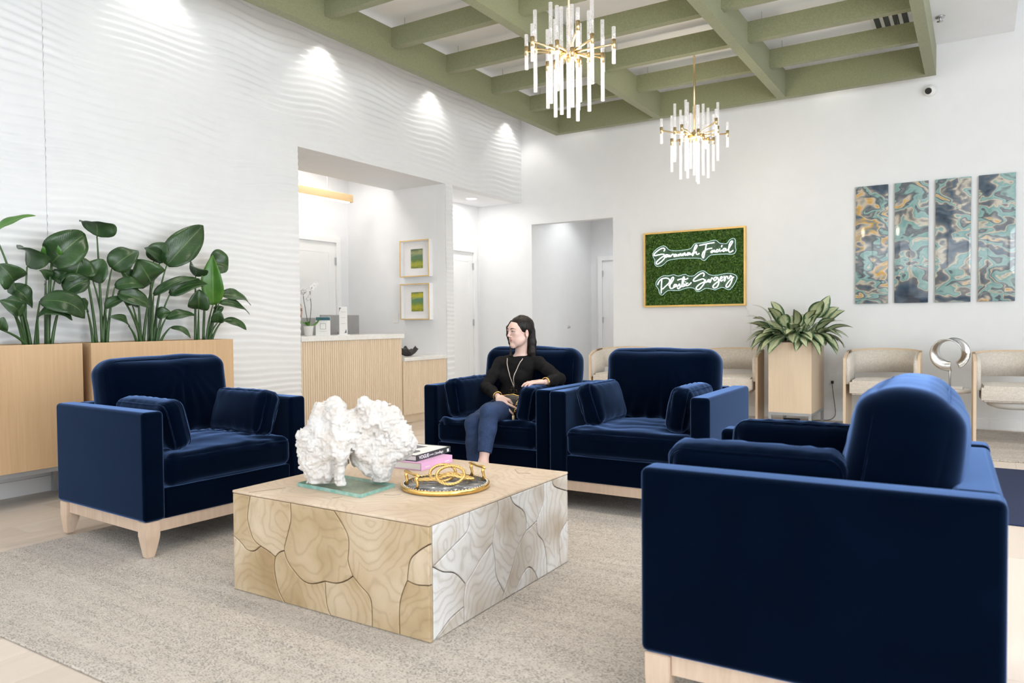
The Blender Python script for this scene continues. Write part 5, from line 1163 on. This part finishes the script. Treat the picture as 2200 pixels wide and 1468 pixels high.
hand(S, wrL+V3(-.005, -.012, .004), V3(-.62, -.75, -.02), V3(0, -.1, 1), V3(0, 0, 0), (.35, .4, .45, .5), .1, 1.0, -1)
SB = S; body = link('body', S.mesh('body'), 'skin', person, PO)
# clothes as children
S = SDF((2.55, -5.3, .52), (3.36, -4.66, 1.02), .0045)
torso(S, .004); SW = SDF((2.55, -5.3, .52), (3.36, -4.66, 1.02), .0045); torso(SW, .006); arms(S, .006)
S.cone(neckb+V3(.003, -.02, .040), neckb+V3(.003, -.03, .12), .066, .08, .006, 's')
sl, x, y, z = S.grid(S.lo, S.lo+S.h*S.n, 0); X_, Y_, Z_ = np.broadcast_arrays(x, y, z); bd = np.abs(S.F) < .03
S.F[bd] += (.0035*vnoise(X_[bd]*22+50, Y_[bd]*22+50, Z_[bd]*34+50, 8)).astype(np.float32)
for w_, e_ in ((wrR, elR), (wrL, elL)):
    d_ = (w_-e_)/np.linalg.norm(w_-e_); c_ = w_-d_*.02; sl, x, y, z = S.grid(c_-.07, c_+.07, 0)
    S.F[sl] = np.maximum(S.F[sl], ((x-c_[0])*d_[0]+(y-c_[1])*d_[1]+(z-c_[2])*d_[2]).astype(np.float32))
link('sweater', S.mesh('sweater'), 'sweater', person, PO)
S = SDF((2.6, -5.72, .05), (3.3, -4.68, .72), .0045)
S.ell(pelv+V3(0, 0, -.01), (.158, .112, .085), .03); legs(S, .006)
sl, x, y, z = S.grid(S.lo, S.lo+S.h*S.n, 0); X_, Y_, Z_ = np.broadcast_arrays(x, y, z); bd = np.abs(S.F) < .03
S.F[bd] += (.003*vnoise(X_[bd]*26+50, Y_[bd]*26+50, Z_[bd]*40+50, 9)).astype(np.float32)
for a_, k_, fr in ((anL, knL, .80), (anR, knR, .95)):
    d_ = (a_-k_)/np.linalg.norm(a_-k_); c_ = k_+(a_-k_)*fr; sl, x, y, z = S.grid(c_-.075, c_+.075, 0)
    S.F[sl] = np.maximum(S.F[sl], ((x-c_[0])*d_[0]+(y-c_[1])*d_[1]+(z-c_[2])*d_[2]).astype(np.float32))
link('jeans', S.mesh('jeans'), 'denim', person, PO)
for an, to in ((anL, toL), (anR, toR)):
    S = SDF(np.minimum(an, to)-.09, np.maximum(an, to)+.09, .005); arm_chain(S, [an+V3(0, .01, -.055), an+V3(0, -.04, -.055), to], [.034, .036, .028], .02); link('shoe', S.mesh('shoe'), 'shoe', person, PO)
# hair
def build_hair(S, hp, HR, long=True):
    S.ell(hp(0, .020, .040), (.079, .094, .083), .0, R=HR)
    S.ell(hp(0, -.088, -.040), (.063, .074, .106), .008, 's', R=HR)
    for s in (-1, 1): S.ell(hp(s*.088, -.005, -.036), (.032, .040, .040), .012, 's', R=HR)
    S.ell(hp(0, .02, -.09), (.09, .075, .05), .01, 's', R=HR)
    S.ell(hp(0, .104, .030), (.020, .020, .024), .012, R=HR)
    if long:
        for s, a in ((-1, .02), (1, 0.), (0, .01)):
            pts = [hp(s*.036, .070, .0), hp(s*.042, .078, -.08), hp(s*.046, .070+a, -.15), hp(s*.05, .076+a, -.215), hp(s*.046, .070+a, -.25)]
            arm_chain(S, pts, [.034, .028, .026, .022, .008], .016)
        pts = [hp(-.050, -.040, .075), hp(-.067, -.060, .035), hp(-.071, -.064, -.02), hp(-.064, -.056, -.08), hp(-.056, -.046, -.12), hp(-.05, -.06, -.17), hp(-.045, -.05, -.20)]
        arm_chain(S, pts, [.012, .011, .008, .006, .006, .006, .004], .008)
    sl, x, y, z = S.grid(S.lo, S.lo+S.h*S.n, 0); X_, Y_, Z_ = np.broadcast_arrays(x, y, z); bd = np.abs(S.F) < .02
    S.F[bd] += (.0022*vnoise(X_[bd]*90+50, Y_[bd]*90+50, Z_[bd]*14+50, 6)+.0025*vnoise(X_[bd]*30+50, Y_[bd]*30+50, Z_[bd]*9+50, 7)).astype(np.float32)
S = SDF(HO-.16-V3(0, 0, .14), HO+.16, .0034); build_hair(S, hp, HR); link('hair', S.mesh('hair'), 'hair', person, PO)
def face_parts(person, hp, HR, PO, SG):
    def on(x, z, lift=0.0):      # point of the face surface in front of (x, z)
        y = -.135
        while y < .0:
            q = (hp(x, y, z)-SG.lo)/SG.h; a = q.astype(int); f = q-a; v = 0
            for dx in (0, 1):
                for dy in (0, 1):
                    for dz in (0, 1): v += SG.F[a[0]+dx, a[1]+dy, a[2]+dz]*(f[0] if dx else 1-f[0])*(f[1] if dy else 1-f[1])*(f[2] if dz else 1-f[2])
            if v < 0: break
            y += .0008
        return tuple(hp(x, y-lift, z)+np.array(PO))
    hv = lambda *p: tuple(hp(*p)+np.array(PO))
    for s in (-1, 1):
        MB().sphere(hv(s*.030, -.0745, .0075), .0115, 16, 10).build('eyeball', 'eye_white', person)
        MB().sphere(hv(s*.030-.002, -.0812, .0075), .0060, 12, 8).build('iris', 'iris', person)
        up = [hv(s*.0165, -.0855, .0078), hv(s*.023, -.0880, .0118), hv(s*.031, -.0875, .0130), hv(s*.039, -.0825, .0110), hv(s*.046, -.0755, .0070)]
        MB().tube([tuple(Vector(q)+Vector((0, 0, .0022))) for q in up], [.0018, .0032, .0036, .0032, .0016], 8).build('eyelid', 'skin', person)
        MB().tube(up, [.0014, .0023, .0026, .0025, .0014], 6).build('eyelash', 'brow', person)
        MB().tube([hv(s*.0165, -.0850, .0056), hv(s*.024, -.0862, .0022), hv(s*.033, -.0845, .0014), hv(s*.042, -.0780, .0040)], [.0010, .0022, .0022, .0012], 8).build('eyelid', 'skin', person)
        MB().tube([on(s*.011, .0235), on(s*.019, .0265), on(s*.028, .0285), on(s*.038, .0285), on(s*.048, .0235)], [.0018, .0032, .0033, .0026, .0010], 6).build('eyebrow', 'brow', person)
    MB().tube([on(-.021, -.0545), on(-.013, -.0518), on(-.006, -.0500), on(0, -.0510), on(.006, -.0500), on(.013, -.0518), on(.021, -.0545)], [.0008, .0026, .0034, .0032, .0034, .0026, .0008], 8).build('upper_lip', 'lip', person)
    MB().tube([on(-.019, -.0562), on(-.011, -.0585), on(0, -.0596), on(.011, -.0585), on(.019, -.0562)], [.0008, .0032, .0040, .0032, .0008], 8).build('lower_lip', 'lip', person)
face_parts(person, hp, HR, PO, SB)
MB().sphere(tuple(hp(.077, .006, -.046)+np.array(PO)), .005, 10, 8).build('earring', 'pearl', person)
# necklace lying on the chest
pn = np.array(PO)
def front(x, z, lift=.004):
    i = int(round((x-SW.lo[0])/SW.h)); k = int(round((z-SW.lo[2])/SW.h)); col = SW.F[i, :, k]; q = np.argmax(col < 0)
    return V3(x, SW.lo[1]+SW.h*q-lift, z) if col[q] < 0 else None
def drape(a, b, n=16, bow=0):
    out = []
    for t in [i/n for i in range(n+1)]:
        x = a[0]+(b[0]-a[0])*t+bow*sin(pi*t); z = a[1]+(b[1]-a[1])*t; f = front(x, z)
        if f is not None: out.append(f)
    if len(out) > 4:
        ys = np.array([q[1] for q in out]); ys = np.convolve(np.pad(ys, 2, mode='edge'), np.ones(5)/5, 'valid')
        for q, y_ in zip(out, ys): q[1] = min(q[1], y_)
    return out
PX_, PZ_ = 2.902, .728
for xa, bow in ((neckb[0]-.058, -.006), (neckb[0]+.066, -.012)):
    MB().tube([Vector(q+pn) for q in drape((xa, neckb[2]-.020), (PX_, PZ_), 18, bow)], .0030, 6).build('necklace_chain', 'pearl', person)
fp = front(PX_, .70, .012); cr = (fp if fp is not None else V3(PX_, -4.985, .70))+pn
m = MB()
for dx, dz in ((0, .022), (0, -.022), (-.022, 0), (.022, 0)):
    c_ = cr+V3(dx*.9, dx*.25, dz); q = .010
    m.tube([c_+V3(-q, -.003, -q), c_+V3(q, 0, -q), c_+V3(q, 0, q), c_+V3(-q, -.003, q)], .003, 6, True)
m.build('cross_pendant', 'bronze', person)
for w_, e_, mt in ((wrR, elR, 'gold'), (wrL, elL, 'gold'), (wrL, elL, 'bronze')):
    d_ = Vector(w_-e_).normalized(); u_ = d_.orthogonal().normalized(); v_ = d_.cross(u_); c_ = Vector(w_+pn)-d_*(.008 if mt == 'gold' else .018)
    MB().tube([c_+(u_*cos(2*pi*i/20)+v_*sin(2*pi*i/20))*.0315 for i in range(20)], .003, 6, True).build('bracelet', mt, person)
# handbag held on the seated person\'s lap
bg = thing('handbag', 'small black camera bag with gold chain held on the seated person\'s lap', 'handbag', (3.035, -5.165, .600), radians(38))
link('body', cushion('bag_body', .155, .075, .15, (.03, .03, .04), (.004, .008, .004), 14, .002, 3), 'black_leather', bg, (0, 0, .02), (radians(-18), radians(8), 0))
MB().tube([(-.065, -.012, .098), (0, -.010, .104), (.06, -.016, .088), (.075, -.025, .05)], .0028, 6).build('zipper', 'gold', bg)
for i, (a, b) in enumerate(((.035, .075), (.024, .052), (.018, .028), (.010, .004), (.004, -.020))):
    c_ = Vector((a, -.055-.004*i, b)); ax = Vector((.45, 0, .9)) if i % 2 else Vector((.5, -.5, .7)); ax.normalize(); sd = Vector((0, 1, 0)) if i % 2 else Vector((.8, .3, -.4))
    sd = (sd-ax*sd.dot(ax)).normalized(); MB().tube([c_+ax*.017*cos(2*pi*k/16)+sd*.0085*sin(2*pi*k/16) for k in range(16)], .0022, 6, True).build('chain_link', 'gold', bg)
box('pull_tab', 'brass', bg, -.014, .006, -.082, -.076, -.072, -.034, .003)
# receptionist mostly hidden behind the monitor
rp = at(641, 676, X=-1.15); RO = np.array((rp.x, rp.y-.045, 1.352)); RR = rotz(radians(80))
def rh(*p): return RO+RR@np.array(p)
rec = thing('person', 'person sitting behind reception, almost hidden by the monitor and orchid', 'person', (RO[0], RO[1], .9))
RPO = (-RO[0], -RO[1], -.9)
S = SDF(RO-V3(.26, .26, .62), RO+V3(.26, .26, .15), .006)
build_head(S, rh, RR); S.cone(rh(0, .02, -.05), rh(0, .03, -.16), .046, .052, .03); S.ell(rh(0, .03, -.32), (.15, .09, .15), .05, R=RR); S.ell(rh(0, .03, -.47), (.14, .10, .13), .05, R=RR)
for s in (-1, 1): arm_chain(S, [rh(s*.15, .03, -.22), rh(s*.18, .02, -.44), rh(s*.1, -.16, -.50)], [.05, .042, .03], .03)
SBr = S; link('body', S.mesh('body'), 'skin', rec, RPO)
S = SDF(RO-V3(.28, .28, .64), RO+V3(.28, .28, -.12), .007); S.ell(rh(0, .03, -.32), (.158, .098, .158), .05, R=RR); S.ell(rh(0, .03, -.47), (.148, .108, .14), .05, R=RR)
for s in (-1, 1): arm_chain(S, [rh(s*.15, .03, -.22), rh(s*.18, .02, -.44), rh(s*.12, -.12, -.49)], [.058, .05, .038], .03)
link('shirt', S.mesh('shirt'), 'fabric_grey', rec, RPO)
S = SDF(RO-.16-V3(0, 0, .14), RO+.16, .005); build_hair(S, rh, RR); link('hair', S.mesh('hair'), 'hair_blond', rec, RPO)
face_parts(rec, rh, RR, RPO, SBr)
